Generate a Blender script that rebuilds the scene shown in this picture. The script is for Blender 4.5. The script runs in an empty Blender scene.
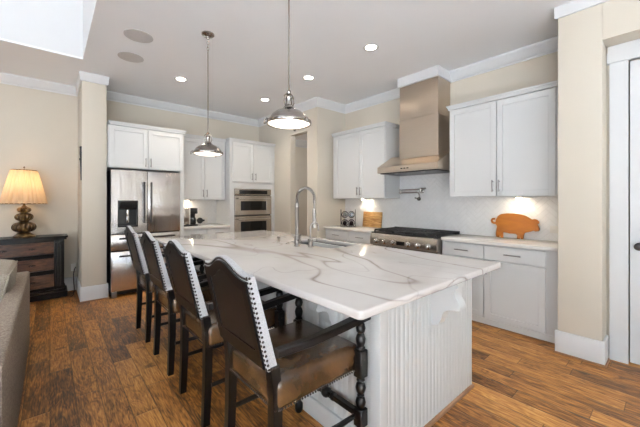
import bpy, bmesh, math, random
from mathutils import Vector, Matrix
random.seed(7)
PI = math.pi
R = math.radians
scene = bpy.context.scene
COL = scene.collection

# ------------------------------------------------------------------ camera, sky, lights, exposure
YAW = R(41.05)
EYE = 1.345
CEIL = 3.06
cam_data = bpy.data.cameras.new('camera')
cam_data.sensor_width = 36.0
cam_data.lens = 36.0 * 310.0 / 640.0
cam_data.shift_y = -(213.5 - 201.0) / 640.0
cam_data.clip_start = 0.05
cam = bpy.data.objects.new('camera', cam_data)
cam.location = (0, 0, EYE)
cam.rotation_euler = (PI / 2, 0, -YAW)
COL.objects.link(cam)
scene.camera = cam

scene.view_settings.view_transform = 'Standard'
scene.view_settings.look = 'None'
scene.view_settings.gamma = 1.0
scene.view_settings.use_curve_mapping = False
scene.view_settings.exposure = 0.52

SKY_STRENGTH = 2.5
world = bpy.data.worlds.new('sky')
scene.world = world
world.use_nodes = True
wn = world.node_tree.nodes
wl = world.node_tree.links
_tc = wn.new('ShaderNodeTexCoord')
_sp = wn.new('ShaderNodeSeparateXYZ')
_rp = wn.new('ShaderNodeValToRGB')
_mr = wn.new('ShaderNodeMapRange')
_mr.inputs['From Min'].default_value = -1.0
_mr.inputs['From Max'].default_value = 1.0
wl.new(_tc.outputs['Generated'], _sp.inputs[0])
wl.new(_sp.outputs['Z'], _mr.inputs['Value'])
wl.new(_mr.outputs[0], _rp.inputs['Fac'])
_rp.color_ramp.elements[0].position = 0.47
_rp.color_ramp.elements[0].color = (1.8, 2.0, 2.3, 1)      # added glow below the horizon, throws light up to the ceiling
_rp.color_ramp.elements[1].position = 0.50
_rp.color_ramp.elements[1].color = (0.80, 0.95, 1.12, 1)     # open sky
wl.new(_rp.outputs['Color'], wn['Background'].inputs[0])
wn['Background'].inputs[1].default_value = SKY_STRENGTH


def area(name, loc, rot, sx, sy, power, color=(1, 1, 1), portal=False, spread=PI):
    l = bpy.data.lights.new(name, 'AREA')
    l.shape = 'RECTANGLE'
    l.size = sx
    l.size_y = sy
    l.energy = power
    l.color = color
    l.spread = spread
    if portal:
        l.cycles.is_portal = True
    o = bpy.data.objects.new(name, l)
    o.location = loc
    o.rotation_euler = rot
    COL.objects.link(o)
    return o


# windows of the living room and of the end wall behind the camera: (centre along wall, width, sill, head)
WIN_FRONT = [(-3.6, 1.9, 0.35, 2.75), (-1.0, 2.1, 0.35, 2.75)]
WIN_LEFT = [(-2.3, 1.9, 0.35, 2.75), (0.8, 1.9, 0.35, 2.75)]
WIN_HIGH = [(-2.3, 1.9, 3.4, 4.9), (0.4, 1.9, 3.4, 4.9)]
XL, YF = -5.5, -4.0
for c, w, a, b in WIN_FRONT:
    area('daylight_front', (c, YF - 0.05, (a + b) / 2), (-PI / 2, 0, PI), w, b - a, 1, portal=True)
for c, w, a, b in WIN_LEFT + WIN_HIGH:
    area('daylight_left', (XL - 0.05, c, (a + b) / 2), (PI / 2, 0, -PI / 2), w, b - a, 1, portal=True)


sun = bpy.data.lights.new('sun', 'SUN')  # added so its floor patch behind the camera bounces light upward
sun.energy = 270
sun.angle = R(1.0)
sun.color = (0.88, 0.97, 1.08)
sun_o = bpy.data.objects.new('sun', sun)
sun_o.rotation_euler = (R(50), 0, R(12))
COL.objects.link(sun_o)


# ------------------------------------------------------------------ materials
def srgb(r, g, b):
    f = lambda c: (c / 255 / 12.92) if c / 255 <= 0.04045 else ((c / 255 + 0.055) / 1.055) ** 2.4
    return (f(r), f(g), f(b), 1)


class NT:
    """small helper around a node tree"""
    def __init__(self, m):
        self.t = m.node_tree
        self.n = m.node_tree.nodes
        self.l = m.node_tree.links
        self.p = self.n['Principled BSDF']

    def new(self, kind, **kw):
        x = self.n.new(kind)
        for k, v in kw.items():
            if k in x.inputs:
                x.inputs[k].default_value = v
            else:
                setattr(x, k, v)
        return x

    def link(self, a, b):
        self.l.new(a, b)

    def coords(self, scale=(1, 1, 1), rot=(0, 0, 0), loc=(0, 0, 0), space='Object'):
        t = self.new('ShaderNodeTexCoord')
        m = self.new('ShaderNodeMapping')
        m.inputs['Scale'].default_value = scale
        m.inputs['Location'].default_value = loc
        m.inputs['Rotation'].default_value = rot
        self.link(t.outputs[space], m.inputs['Vector'])
        return m.outputs['Vector']

    def ramp(self, fac, stops):
        r = self.new('ShaderNodeValToRGB')
        e = r.color_ramp.elements
        while len(e) < len(stops):
            e.new(0.5)
        for i, (p, c) in enumerate(stops):
            e[i].position = p
            e[i].color = c
        self.link(fac, r.inputs['Fac'])
        return r.outputs['Color']

    def math(self, op, a, b=None):
        x = self.new('ShaderNodeMath')
        x.operation = op
        for i, v in enumerate((a, b)):
            if v is None:
                continue
            if isinstance(v, (int, float)):
                x.inputs[i].default_value = v
            else:
                self.link(v, x.inputs[i])
        return x.outputs[0]

    def mix(self, fac, a, b, mode='MIX'):
        x = self.new('ShaderNodeMix')
        x.data_type = 'RGBA'
        x.blend_type = mode
        for s, v in ((0, fac), (6, a), (7, b)):
            if isinstance(v, (int, float)):
                x.inputs[s].default_value = v
            elif isinstance(v, tuple):
                x.inputs[s].default_value = v
            else:
                self.link(v, x.inputs[s])
        return x.outputs[2]

    def noise(self, vec, scale=5, detail=3, rough=0.5, dist=0.0):
        x = self.new('ShaderNodeTexNoise')
        x.inputs['Scale'].default_value = scale
        x.inputs['Detail'].default_value = detail
        x.inputs['Roughness'].default_value = rough
        x.inputs['Distortion'].default_value = dist
        if vec is not None:
            self.link(vec, x.inputs['Vector'])
        return x

    def bump(self, height, strength=0.2, dist=0.01):
        x = self.new('ShaderNodeBump')
        x.inputs['Strength'].default_value = strength
        x.inputs['Distance'].default_value = dist
        self.link(height, x.inputs['Height'])
        self.link(x.outputs['Normal'], self.p.inputs['Normal'])


def mat(name, color=(0.8, 0.8, 0.8, 1), rough=0.5, metal=0.0, spec=0.5, var=0.0, vscale=8.0, bump=0.0, bscale=60.0, stretch=(1, 1, 1)):
    m = bpy.data.materials.new(name)
    m.use_nodes = True
    t = NT(m)
    t.p.inputs['Base Color'].default_value = color
    t.p.inputs['Roughness'].default_value = rough
    t.p.inputs['Metallic'].default_value = metal
    t.p.inputs['Specular IOR Level'].default_value = spec
    v = t.coords(stretch)
    if var > 0:
        n = t.noise(v, vscale, 3)
        lo = tuple(c * (1 - var) for c in color[:3]) + (1,)
        hi = tuple(min(1, c * (1 + var)) for c in color[:3]) + (1,)
        t.link(t.ramp(n.outputs['Fac'], [(0.3, lo), (0.7, hi)]), t.p.inputs['Base Color'])
    if bump > 0:
        n = t.noise(v, bscale, 2)
        t.bump(n.outputs['Fac'], bump, 0.004)
    return m


M = {}
M['wall'] = mat('wall_paint', srgb(209, 200, 185), 0.75, var=0.012, vscale=3, bump=0.03, bscale=180)
M['ceiling'] = mat('ceiling_paint', srgb(247, 248, 250), 0.8, var=0.006, vscale=2)
M['trim'] = mat('trim_paint', srgb(221, 221, 221), 0.4, var=0.006, vscale=3)
M['cabinet'] = mat('cabinet_paint', srgb(210, 210, 209), 0.38, var=0.006, vscale=3)
M['grout'] = mat('grout', srgb(222, 220, 218), 0.8, var=0.03, vscale=30)
M['tile'] = mat('white_tile', srgb(238, 237, 236), 0.22, var=0.03, vscale=9)
M['black'] = mat('black_plastic', srgb(22, 22, 24), 0.35, var=0.1, vscale=20)
M['blackglass'] = mat('black_glass', srgb(14, 14, 16), 0.06, var=0.1, vscale=4)
M['iron'] = mat('cast_iron', srgb(30, 30, 32), 0.55, var=0.15, vscale=30, bump=0.1, bscale=90)
M['darkgrey'] = mat('dark_steel', srgb(70, 66, 64), 0.35, 0.8, var=0.1, vscale=12)
M['chrome'] = mat('polished_nickel', srgb(205, 200, 195), 0.12, 1.0, var=0.03, vscale=10)
M['nickel'] = mat('brushed_nickel', srgb(172, 166, 160), 0.3, 1.0, var=0.05, vscale=20)
M['pull'] = mat('pull_nickel', srgb(150, 146, 144), 0.35, 1.0, var=0.05, vscale=20)
M['outlet'] = mat('outlet_white', srgb(232, 228, 222), 0.35, var=0.01)
M['grille'] = mat('speaker_grille', srgb(196, 192, 190), 0.8, var=0.03, vscale=60, bump=0.2, bscale=300)
M['linen'] = mat('grey_linen', srgb(186, 186, 188), 0.9, spec=0.2, var=0.16, vscale=160, bump=0.35, bscale=420)
M['nail'] = mat('antique_nail', srgb(44, 36, 32), 0.35, 0.7, var=0.1, vscale=50)
M['brass'] = mat('aged_brass', srgb(120, 98, 66), 0.35, 0.9, var=0.2, vscale=40)
M['cord'] = mat('cord_black', srgb(36, 32, 30), 0.5, var=0.05)
M['bottle'] = mat('bottle_glass', srgb(26, 14, 16), 0.08, var=0.1, vscale=10)
M['shoe'] = mat('shoe_moulding', srgb(150, 112, 84), 0.5, var=0.12, vscale=10, stretch=(1, 1, 1))
M['rubber'] = mat('rubber', srgb(30, 30, 30), 0.7, var=0.05)


def emis(name, color, strength):
    m = bpy.data.materials.new(name)
    m.use_nodes = True
    t = NT(m)
    t.p.inputs['Base Color'].default_value = (0.9, 0.88, 0.85, 1)
    t.p.inputs['Emission Color'].default_value = color
    t.p.inputs['Emission Strength'].default_value = strength
    n = t.noise(t.coords(), 20, 1)
    t.link(t.ramp(n.outputs['Fac'], [(0.0, color), (1.0, color)]), t.p.inputs['Emission Color'])
    return m


M['glow'] = emis('lamp_lens', (1.0, 0.90, 0.76, 1), 26.0)
M['glow_soft'] = emis('pendant_lens', (1.0, 0.90, 0.76, 1), 1.0)
M['nickel_dark'] = mat('antique_nickel', srgb(150, 143, 137), 0.16, 1.0, var=0.06, vscale=14)
M['glow_warm'] = emis('puck_lens', (1.0, 0.84, 0.62, 1), 160.0)
M['glow_hall_fill'] = emis('hall_fill_lens', (0.95, 0.97, 1.0, 1), 90.0)  # glow of the added hall lamp
M['bulb'] = emis('warm_bulb', (1.0, 0.74, 0.42, 1), 3.0)


def make_steel(name, color, rough, axis, wave=0.0):
    m = mat(name, color, rough, 1.0)
    t = NT(m)
    st = {'x': (1.2, 90, 90), 'y': (90, 1.2, 90), 'z': (90, 90, 1.2)}[axis]
    n = t.noise(t.coords(st), 6, 3)
    t.link(t.ramp(n.outputs['Fac'], [(0.3, tuple(c * 0.9 for c in color[:3]) + (1,)), (0.7, color)]), t.p.inputs['Base Color'])
    if name != 'sink_steel':
        t.p.inputs['Anisotropic'].default_value = 0.88
        tg = t.new('ShaderNodeTangent')
        tg.direction_type = 'RADIAL'
        tg.axis = 'Z'
        t.link(tg.outputs[0], t.p.inputs['Tangent'])
    if wave > 0:
        w = t.noise(t.coords((7, 7, 1.6)), 1.0, 2, 0.5, 0.4)
        t.bump(w.outputs['Fac'], 1.0, wave)
    else:
        t.bump(n.outputs['Fac'], 0.05, 0.002)
    return m


M['steel'] = make_steel('brushed_steel', srgb(190, 180, 170), 0.24, 'x')
M['steel_fridge'] = make_steel('fridge_steel', srgb(212, 206, 201), 0.24, 'x', 0.010)
M['steel_hood'] = make_steel('hood_steel', srgb(196, 182, 166), 0.30, 'y')
M['sinksteel'] = make_steel('sink_steel', srgb(112, 114, 118), 0.3, 'y')


def make_floor():
    m = bpy.data.materials.new('hickory_planks')
    m.use_nodes = True
    t = NT(m)
    tc = t.new('ShaderNodeTexCoord')
    sp = t.new('ShaderNodeSeparateXYZ')
    t.link(tc.outputs['Object'], sp.inputs[0])
    W = 0.132
    row = t.math('FLOOR', t.math('DIVIDE', sp.outputs[0], W))
    # every row of boards is shifted by its own random amount
    wn_ = t.new('ShaderNodeTexWhiteNoise')
    wn_.noise_dimensions = '1D'
    t.link(row, wn_.inputs['W'])
    L = 0.85
    yy = t.math('DIVIDE', t.math('ADD', sp.outputs[1], t.math('MULTIPLY', wn_.outputs['Value'], 4.7)), L)
    brd = t.math('FLOOR', yy)
    cb = t.new('ShaderNodeCombineXYZ')
    t.link(row, cb.inputs[0])
    t.link(brd, cb.inputs[1])
    w2 = t.new('ShaderNodeTexWhiteNoise')
    w2.noise_dimensions = '2D'
    t.link(cb.outputs[0], w2.inputs['Vector'])
    fx = t.math('FRACT', t.math('DIVIDE', sp.outputs[0], W))
    fy = t.math('FRACT', yy)
    ex = t.math('MULTIPLY', t.math('MINIMUM', fx, t.math('SUBTRACT', 1.0, fx)), W)
    ey = t.math('MULTIPLY', t.math('MINIMUM', fy, t.math('SUBTRACT', 1.0, fy)), L)
    edge = t.math('MINIMUM', ex, ey)
    # grain, shifted per board so it does not run across seams
    off = t.new('ShaderNodeVectorMath')
    off.operation = 'MULTIPLY_ADD'
    t.link(w2.outputs['Color'], off.inputs[0])
    off.inputs[1].default_value = (13, 7, 5)
    t.link(tc.outputs['Object'], off.inputs[2])
    mp = t.new('ShaderNodeMapping')
    mp.inputs['Scale'].default_value = (11, 1.5, 1)
    t.link(off.outputs[0], mp.inputs[0])
    g1 = t.noise(mp.outputs[0], 1.6, 5, 0.6, 1.4)
    mp2 = t.new('ShaderNodeMapping')
    mp2.inputs['Scale'].default_value = (60, 5, 1)
    t.link(off.outputs[0], mp2.inputs[0])
    g2 = t.noise(mp2.outputs[0], 2.0, 3, 0.6, 0.6)
    g3 = t.noise(off.outputs[0], 3.2, 3, 0.6, 0.5)
    mp3 = t.new('ShaderNodeMapping')
    mp3.inputs['Scale'].default_value = (5.5, 1.0, 1)
    t.link(off.outputs[0], mp3.inputs[0])
    g4 = t.noise(mp3.outputs[0], 1.5, 2, 0.55, 0.9)
    rings = t.math('SINE', t.math('MULTIPLY', g4.outputs['Fac'], 75.0))   # cathedral figure of the hickory
    tone = t.math('ADD', t.math('MULTIPLY', w2.outputs['Value'], 0.30),
                  t.math('ADD', t.math('MULTIPLY', g1.outputs['Fac'], 0.55), t.math('MULTIPLY', g3.outputs['Fac'], 0.30)))
    tone = t.math('ADD', tone, t.math('MULTIPLY', t.math('SUBTRACT', g2.outputs['Fac'], 0.5), 0.85))
    tone = t.math('ADD', tone, t.math('MULTIPLY', rings, 0.055))
    tone = t.math('SUBTRACT', tone, 0.11)
    col = t.ramp(tone, [(0.16, srgb(48, 27, 11)), (0.34, srgb(102, 63, 28)), (0.48, srgb(148, 98, 46)), (0.66, srgb(182, 129, 68)), (0.88, srgb(210, 166, 104))])
    seam = t.ramp(edge, [(0.0, (0.22, 0.22, 0.22, 1)), (0.0035, (1, 1, 1, 1))])
    kn = t.noise(off.outputs[0], 7.0, 2, 0.5, 0.3)       # knots and mineral streaks
    knot = t.ramp(kn.outputs['Fac'], [(0.27, (0.26, 0.20, 0.16, 1)), (0.36, (1, 1, 1, 1))])
    col = t.mix(0.8, col, knot, 'MULTIPLY')
    col = t.mix(1.0, col, seam, 'MULTIPLY')
    t.link(col, t.p.inputs['Base Color'])
    t.p.inputs['Specular IOR Level'].default_value = 0.35
    rr = t.math('ADD', t.math('MULTIPLY', g1.outputs['Fac'], 0.2), 0.30)
    t.link(rr, t.p.inputs['Roughness'])
    h = t.math('ADD', t.math('MULTIPLY', g1.outputs['Fac'], 0.5), t.math('MINIMUM', t.math('MULTIPLY', edge, 150), 1.0))
    t.bump(h, 0.35, 0.004)
    return m


M['floor'] = make_floor()


def make_marble(name, veins=True, base=(212, 207, 203)):
    m = bpy.data.materials.new(name)
    m.use_nodes = True
    t = NT(m)
    v = t.coords((1, 1, 1), (0, 0, R(12)))
    cloud = t.noise(v, 2.2, 4, 0.55, 0.5)
    col = t.ramp(cloud.outputs['Fac'], [(0.25, srgb(base[0] - 10, base[1] - 12, base[2] - 13)), (0.6, srgb(*base))])
    if veins:
        n1 = t.noise(t.coords((1.0, 0.36, 0.9), (0, 0, R(24)), (3.7, 1.9, 0)), 1.25, 1.5, 0.4, 0.35)
        d1 = t.math('ABSOLUTE', t.math('SUBTRACT', n1.outputs['Fac'], 0.5))
        f1 = t.ramp(d1, [(0.0, (1, 1, 1, 1)), (0.0012, (0.8, 0.8, 0.8, 1)), (0.0045, (0.0, 0.0, 0.0, 1))])
        n2 = t.noise(t.coords((1.1, 0.40, 0.9), (0, 0, R(34)), (8.2, 5.1, 0)), 1.5, 2, 0.45, 0.5)
        d2 = t.math('ABSOLUTE', t.math('SUBTRACT', n2.outputs['Fac'], 0.47))
        f2 = t.ramp(d2, [(0.0, (0.45, 0.45, 0.45, 1)), (0.0035, (0.0, 0.0, 0.0, 1))])
        fade = t.noise(v, 1.3, 2)
        ff = t.ramp(fade.outputs['Fac'], [(0.30, (0.4, 0.4, 0.4, 1)), (0.5, (1, 1, 1, 1))])
        f = t.mix(1.0, t.mix(1.0, f1, f2, 'ADD'), ff, 'MULTIPLY')
        g = t.new('ShaderNodeRGBToBW')
        t.link(f, g.inputs[0])
        fac = t.math('MULTIPLY', g.outputs[0], 0.85)
        col = t.mix(fac, col, srgb(140, 124, 116))
    t.link(col, t.p.inputs['Base Color'])
    t.p.inputs['Roughness'].default_value = 0.11
    t.p.inputs['Specular IOR Level'].default_value = 0.55
    return m


M['marble'] = make_marble('veined_quartz')
M['quartz'] = make_marble('pale_quartz', False, (226, 222, 216))


def make_leather(name, lo, mid, hi, rough=0.33):
    m = bpy.data.materials.new(name)
    m.use_nodes = True
    t = NT(m)
    v = t.coords()
    n = t.noise(v, 5.5, 5, 0.6, 0.6)
    t.link(t.ramp(n.outputs['Fac'], [(0.30, lo), (0.5, mid), (0.72, hi)]), t.p.inputs['Base Color'])
    n2 = t.noise(v, 90, 3)
    t.bump(n2.outputs['Fac'], 0.12, 0.003)
    t.p.inputs['Roughness'].default_value = rough
    return m


M['leather'] = make_leather('brown_leather', srgb(34, 21, 11), srgb(58, 39, 22), srgb(92, 66, 40), 0.22)
M['leather_dark'] = make_leather('dark_leather', srgb(8, 5, 4), srgb(15, 9, 7), srgb(36, 23, 18), 0.4)


def make_blackwood(name, base, scuff, amount):
    m = bpy.data.materials.new(name)
    m.use_nodes = True
    t = NT(m)
    v = t.coords()
    n = t.noise(v, 70, 4, 0.7)
    n2 = t.noise(v, 9, 3)
    k = t.math('ADD', n.outputs['Fac'], t.math('MULTIPLY', t.math('SUBTRACT', n2.outputs['Fac'], 0.5), 0.4))
    t.link(t.ramp(k, [(0.3, base), (amount, base), (amount + 0.08, scuff)]), t.p.inputs['Base Color'])
    t.p.inputs['Roughness'].default_value = 0.36
    t.p.inputs['Specular IOR Level'].default_value = 0.28
    t.bump(n.outputs['Fac'], 0.08, 0.003)
    return m


M['blackwood'] = make_blackwood('distressed_black_wood', srgb(13, 10, 9), srgb(120, 104, 92), 0.72)
M['blackwood2'] = make_blackwood('ebony_wood', srgb(12, 9, 8), srgb(56, 43, 37), 0.68)


def make_grain(name, lo, hi, scale=(3, 30, 30), rough=0.45, dist=1.2):
    m = bpy.data.materials.new(name)
    m.use_nodes = True
    t = NT(m)
    n = t.noise(t.coords(scale), 1.0, 4, 0.6, dist)
    t.link(t.ramp(n.outputs['Fac'], [(0.3, lo), (0.7, hi)]), t.p.inputs['Base Color'])
    t.p.inputs['Roughness'].default_value = rough
    t.bump(n.outputs['Fac'], 0.1, 0.003)
    return m


M['drawerwood'] = make_grain('carved_walnut', srgb(34, 20, 14), srgb(92, 58, 38), (5, 30, 30), 0.4, 2.0)
M['pigwood'] = make_grain('honey_maple', srgb(130, 72, 14), srgb(172, 104, 26), (10, 3, 9), 0.4, 0.8)
M['board'] = make_grain('olive_board', srgb(136, 88, 40), srgb(214, 172, 112), (4, 3, 16), 0.45, 1.8)


def make_gourd():
    m = mat('bronze_gourd', srgb(96, 74, 46), 0.28, 0.55)
    t = NT(m)
    n = t.noise(t.coords(), 14, 4)
    t.link(t.ramp(n.outputs['Fac'], [(0.3, srgb(30, 20, 13)), (0.55, srgb(92, 68, 38)), (0.75, srgb(176, 142, 86))]), t.p.inputs['Base Color'])
    return m


M['gourd'] = make_gourd()


def make_shade():
    m = mat('pleated_shade', srgb(206, 188, 166), 0.85, spec=0.1)
    t = NT(m)
    tr = t.new('ShaderNodeBsdfTranslucent')
    tr.inputs[0].default_value = srgb(240, 214, 176)
    mx = t.new('ShaderNodeMixShader')
    mx.inputs[0].default_value = 0.5
    t.link(t.p.outputs[0], mx.inputs[1])
    t.link(tr.outputs[0], mx.inputs[2])
    t.link(mx.outputs[0], t.n['Material Output'].inputs['Surface'])
    return m


M['shade'] = make_shade()


def make_fabric(name, a, b, scale):
    m = bpy.data.materials.new(name)
    m.use_nodes = True
    t = NT(m)
    v = t.coords()
    n = t.noise(v, scale, 3, 0.7)
    t.link(t.ramp(n.outputs['Fac'], [(0.3, a), (0.7, b)]), t.p.inputs['Base Color'])
    t.bump(n.outputs['Fac'], 0.5, 0.004)
    t.p.inputs['Roughness'].default_value = 0.95
    t.p.inputs['Specular IOR Level'].default_value = 0.15
    return m


M['sofa'] = make_fabric('sofa_tweed', srgb(112, 98, 85), srgb(160, 146, 132), 110)
M['bounce_rug'] = make_fabric('bounce_wool', srgb(222, 220, 216), srgb(236, 234, 230), 60)  # pale cover of the added floor reflector
M['cushion'] = make_fabric('cushion_tweed', srgb(140, 130, 116), srgb(184, 175, 162), 130)


# ------------------------------------------------------------------ mesh builder
class B:
    def __init__(self):
        self.m = bmesh.new()

    def _bevel(self, verts, w, seg=2):
        es = {e for v in verts for e in v.link_edges}
        bmesh.ops.bevel(self.m, geom=list(es), offset=w, segments=seg, affect='EDGES', profile=0.5)

    def box(self, x0, x1, y0, y1, z0, z1, bev=0.0, seg=2):
        r = bmesh.ops.create_cube(self.m, size=1.0)
        for v in r['verts']:
            v.co = Vector(((x0 + x1) / 2 + v.co.x * (x1 - x0), (y0 + y1) / 2 + v.co.y * (y1 - y0), (z0 + z1) / 2 + v.co.z * (z1 - z0)))
        if bev > 0:
            self._bevel(r['verts'], min(bev, 0.45 * min(abs(x1 - x0), abs(y1 - y0), abs(z1 - z0))), seg)
        return self

    def bar(self, p0, p1, w, h=None, bev=0.0, up=(0, 0, 1)):
        """rectangular bar from p0 to p1"""
        h = h or w
        p0, p1 = Vector(p0), Vector(p1)
        d = (p1 - p0)
        z = d.normalized()
        u = Vector(up)
        if abs(z.dot(u)) > 0.95:
            u = Vector((0, 1, 0))
        x = u.cross(z).normalized()
        y = z.cross(x)
        r = bmesh.ops.create_cube(self.m, size=1.0)
        for v in r['verts']:
            c = v.co.copy()
            v.co = p0 + x * (c.x * w) + y * (c.y * h) + z * ((c.z + 0.5) * d.length)
        if bev > 0:
            self._bevel(r['verts'], bev)
        return self

    def ring(self, c, x, y, r, n):
        return [self.m.verts.new(c + x * (r * math.cos(2 * PI * i / n)) + y * (r * math.sin(2 * PI * i / n))) for i in range(n)]

    def tube(self, pts, r, n=10, cap=True):
        pts = [Vector(p) for p in pts]
        rs = r if isinstance(r, (list, tuple)) else [r] * len(pts)
        prev = None
        x = None
        first = last = None
        for i, p in enumerate(pts):
            a = pts[max(i - 1, 0)]
            b = pts[min(i + 1, len(pts) - 1)]
            d = (b - a).normalized()
            if x is None:
                u = Vector((0, 0, 1)) if abs(d.z) < 0.9 else Vector((1, 0, 0))
                x = u.cross(d).normalized()
            else:
                x = (x - d * x.dot(d)).normalized()
            y = d.cross(x)
            rg = self.ring(p, x, y, max(rs[i], 1e-4), n)
            if prev:
                for k in range(n):
                    self.m.faces.new((prev[k], prev[(k + 1) % n], rg[(k + 1) % n], rg[k]))
            else:
                first = rg
            prev = rg
            last = rg
        if cap:
            self.m.faces.new(list(reversed(first)))
            self.m.faces.new(last)
        return self

    def lathe(self, prof, c=(0, 0, 0), n=24, axis='z', ribs=0, ribd=0.0, caps=True):
        """profile of (radius, height) turned about an axis through c"""
        c = Vector(c)
        prev = None
        rings = []
        for r, h in prof:
            rg = []
            for i in range(n):
                a = 2 * PI * i / n
                rr = max(r, 1e-4) * (1 + (ribd * (abs(math.cos(a * ribs / 2)) - 0.6) if ribs else 0))
                ca, sa = rr * math.cos(a), rr * math.sin(a)
                q = {'z': Vector((ca, sa, h)), 'x': Vector((h, ca, sa)), 'y': Vector((sa, h, ca))}[axis]
                rg.append(self.m.verts.new(c + q))
            if prev:
                for k in range(n):
                    self.m.faces.new((prev[k], prev[(k + 1) % n], rg[(k + 1) % n], rg[k]))
            prev = rg
            rings.append(rg)
        if caps:
            self.m.faces.new(list(reversed(rings[0])))
            self.m.faces.new(rings[-1])
        return self

    def prism(self, poly, axis, a, b, bev=0.0):
        """2D polygon extruded along an axis: x -> (y,z), y -> (x,z), z -> (x,y)"""
        f = {'x': lambda p, t: (t, p[0], p[1]), 'y': lambda p, t: (p[0], t, p[1]), 'z': lambda p, t: (p[0], p[1], t)}[axis]
        va = [self.m.verts.new(f(p, a)) for p in poly]
        vb = [self.m.verts.new(f(p, b)) for p in poly]
        n = len(poly)
        self.m.faces.new(va)
        self.m.faces.new(list(reversed(vb)))
        for i in range(n):
            self.m.faces.new((va[i], vb[i], vb[(i + 1) % n], va[(i + 1) % n]))
        return self

    def sphere(self, c, r, u=10, v=6, sc=(1, 1, 1)):
        x = bmesh.ops.create_uvsphere(self.m, u_segments=u, v_segments=v, radius=r)
        for q in x['verts']:
            q.co = Vector((q.co.x * sc[0], q.co.y * sc[1], q.co.z * sc[2])) + Vector(c)
        return self

    def quad(self, *p):
        self.m.faces.new([self.m.verts.new(q) for q in p])
        return self


def world_off(o):
    v = Vector((0, 0, 0))
    while o is not None:
        v += o.location
        o = o.parent
    return v


def obj(name, b, m, parent=None, world=False, label=None, smooth=35, sub=0):
    bm = b.m
    if world and parent is not None:
        bmesh.ops.translate(bm, verts=bm.verts, vec=-world_off(parent))
    bmesh.ops.recalc_face_normals(bm, faces=bm.faces)
    me = bpy.data.meshes.new(name)
    bm.to_mesh(me)
    bm.free()
    for p in me.polygons:
        p.use_smooth = True
    me.set_sharp_from_angle(angle=R(smooth))
    me.materials.append(M[m] if isinstance(m, str) else m)
    o = bpy.data.objects.new(name, me)
    COL.objects.link(o)
    if parent is not None:
        o.parent = parent
    if label:
        o['label'] = label
    if sub:
        md = o.modifiers.new('soft', 'SUBSURF')
        md.levels = sub
        md.render_levels = sub
    return o


def thing(name, label, cat, loc=(0, 0, 0), rotz=0.0, group=None):
    o = bpy.data.objects.new(name, None)
    o.empty_display_size = 0.1
    COL.objects.link(o)
    o.location = loc
    o.rotation_euler = (0, 0, rotz)
    o['label'] = label
    o['category'] = cat
    if group:
        o['group'] = group
    return o


def tag(o, label, cat, group=None):
    o['label'] = label
    o['category'] = cat
    if group:
        o['group'] = group
    return o


def struct(name, b, m, label=None, smooth=35):
    o = obj(name, b, m, smooth=smooth)
    o['kind'] = 'structure'
    if label:
        o['label'] = label
    return o


def dup(root, loc, label):
    r = root.copy()
    COL.objects.link(r)
    r.location = loc
    r['label'] = label
    for ch in list(root.children):
        c = ch.copy()
        COL.objects.link(c)
        c.parent = r
        for g in list(ch.children):
            d = g.copy()
            COL.objects.link(d)
            d.parent = c
    return r


# ------------------------------------------------------------------ room shell
YB = 5.88       # kitchen back wall
YLV = 5.98      # living room back wall
XR = 4.06       # range wall
XP, YP = 3.39, 3.96   # corner of the pantry box
HIGH = 5.3      # living room ceiling
WX, WY = 0.30, 4.72   # edges of the open, higher living room ceiling

struct('floor', B().box(XL - 0.2, 6.4, YF - 0.2, 7.2, -0.1, 0.0), 'floor', 'hand-scraped hickory plank floor running along the island')
b = B()
b.box(WX, 6.4, YF - 0.2, 7.2, CEIL, CEIL + 0.02)
b.box(XL - 0.2, WX, WY, 7.2, CEIL, CEIL + 0.02)
struct('ceiling', b, 'ceiling', 'flat off-white kitchen ceiling')
struct('ceiling_living', B().box(XL - 0.2, WX + 0.4, YF - 0.2, WY + 0.4, HIGH, HIGH + 0.1), 'trim')
struct('wall_living_upper_back', B().box(XL - 0.2, WX, WY, WY + 0.12, CEIL + 0.02, HIGH), 'trim', 'white upper wall above the open living room')
struct('wall_living_upper_right', B().box(WX, WX + 0.12, YF, WY + 0.12, CEIL + 0.02, HIGH), 'trim')

struct('wall_back', B().box(0.45, XP, YB, YB + 0.15, 0, CEIL), 'wall', 'beige kitchen wall behind the refrigerator and ovens')
struct('wall_living_back', B().box(XL, 0.45, YLV, YLV + 0.15, 0, CEIL), 'wall', 'beige living room wall behind the lamp and dresser')
struct('wall_right', B().box(XR, XR + 0.15, 0.42, YP, 0, CEIL), 'wall', 'beige wall above the range and hood')
b = B()
b.box(XP, XP + 0.12, YP, 4.235, 0, CEIL)
b.box(XP, XP + 0.12, 4.735, 7.0, 0, CEIL)
b.box(XP, XP + 0.12, 4.235, 4.735, 2.57, CEIL)
struct('wall_passage', b, 'wall', 'beige wall with an open doorway right of the ovens')
struct('wall_return', B().box(XP + 0.12, 6.4, YP, YP + 0.12, 0, CEIL), 'wall', 'beige wall return left of the range counter')
struct('wall_hall_back', B().box(XP, 6.4, 7.0, 7.15, 0, CEIL), 'wall')
struct('wall_hall_right', B().box(6.25, 6.4, 4.08, 7.0, 0, CEIL), 'wall')
struct('wall_pier', B().box(3.40, XR + 0.15, 0.395, 0.69, 0, CEIL, 0.006), 'wall', 'beige wall end at the right, beside the white door')
struct('wall_header', B().box(3.40, 3.62, -2.0, 0.395, 2.66, CEIL), 'wall')
b = B()
b.box(3.62, 3.77, -0.66, 0.395, 2.58, CEIL)
b.box(3.62, 3.77, 0.26, 0.395, 0, 2.58)
b.box(3.62, 3.77, YF, -0.66, 0, CEIL)
b.box(3.77, 3.80, -0.8, 0.41, 0, 2.7)  # unseen backing added to stop sky light leaking past the door
struct('wall_door_side', b, 'wall')


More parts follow.
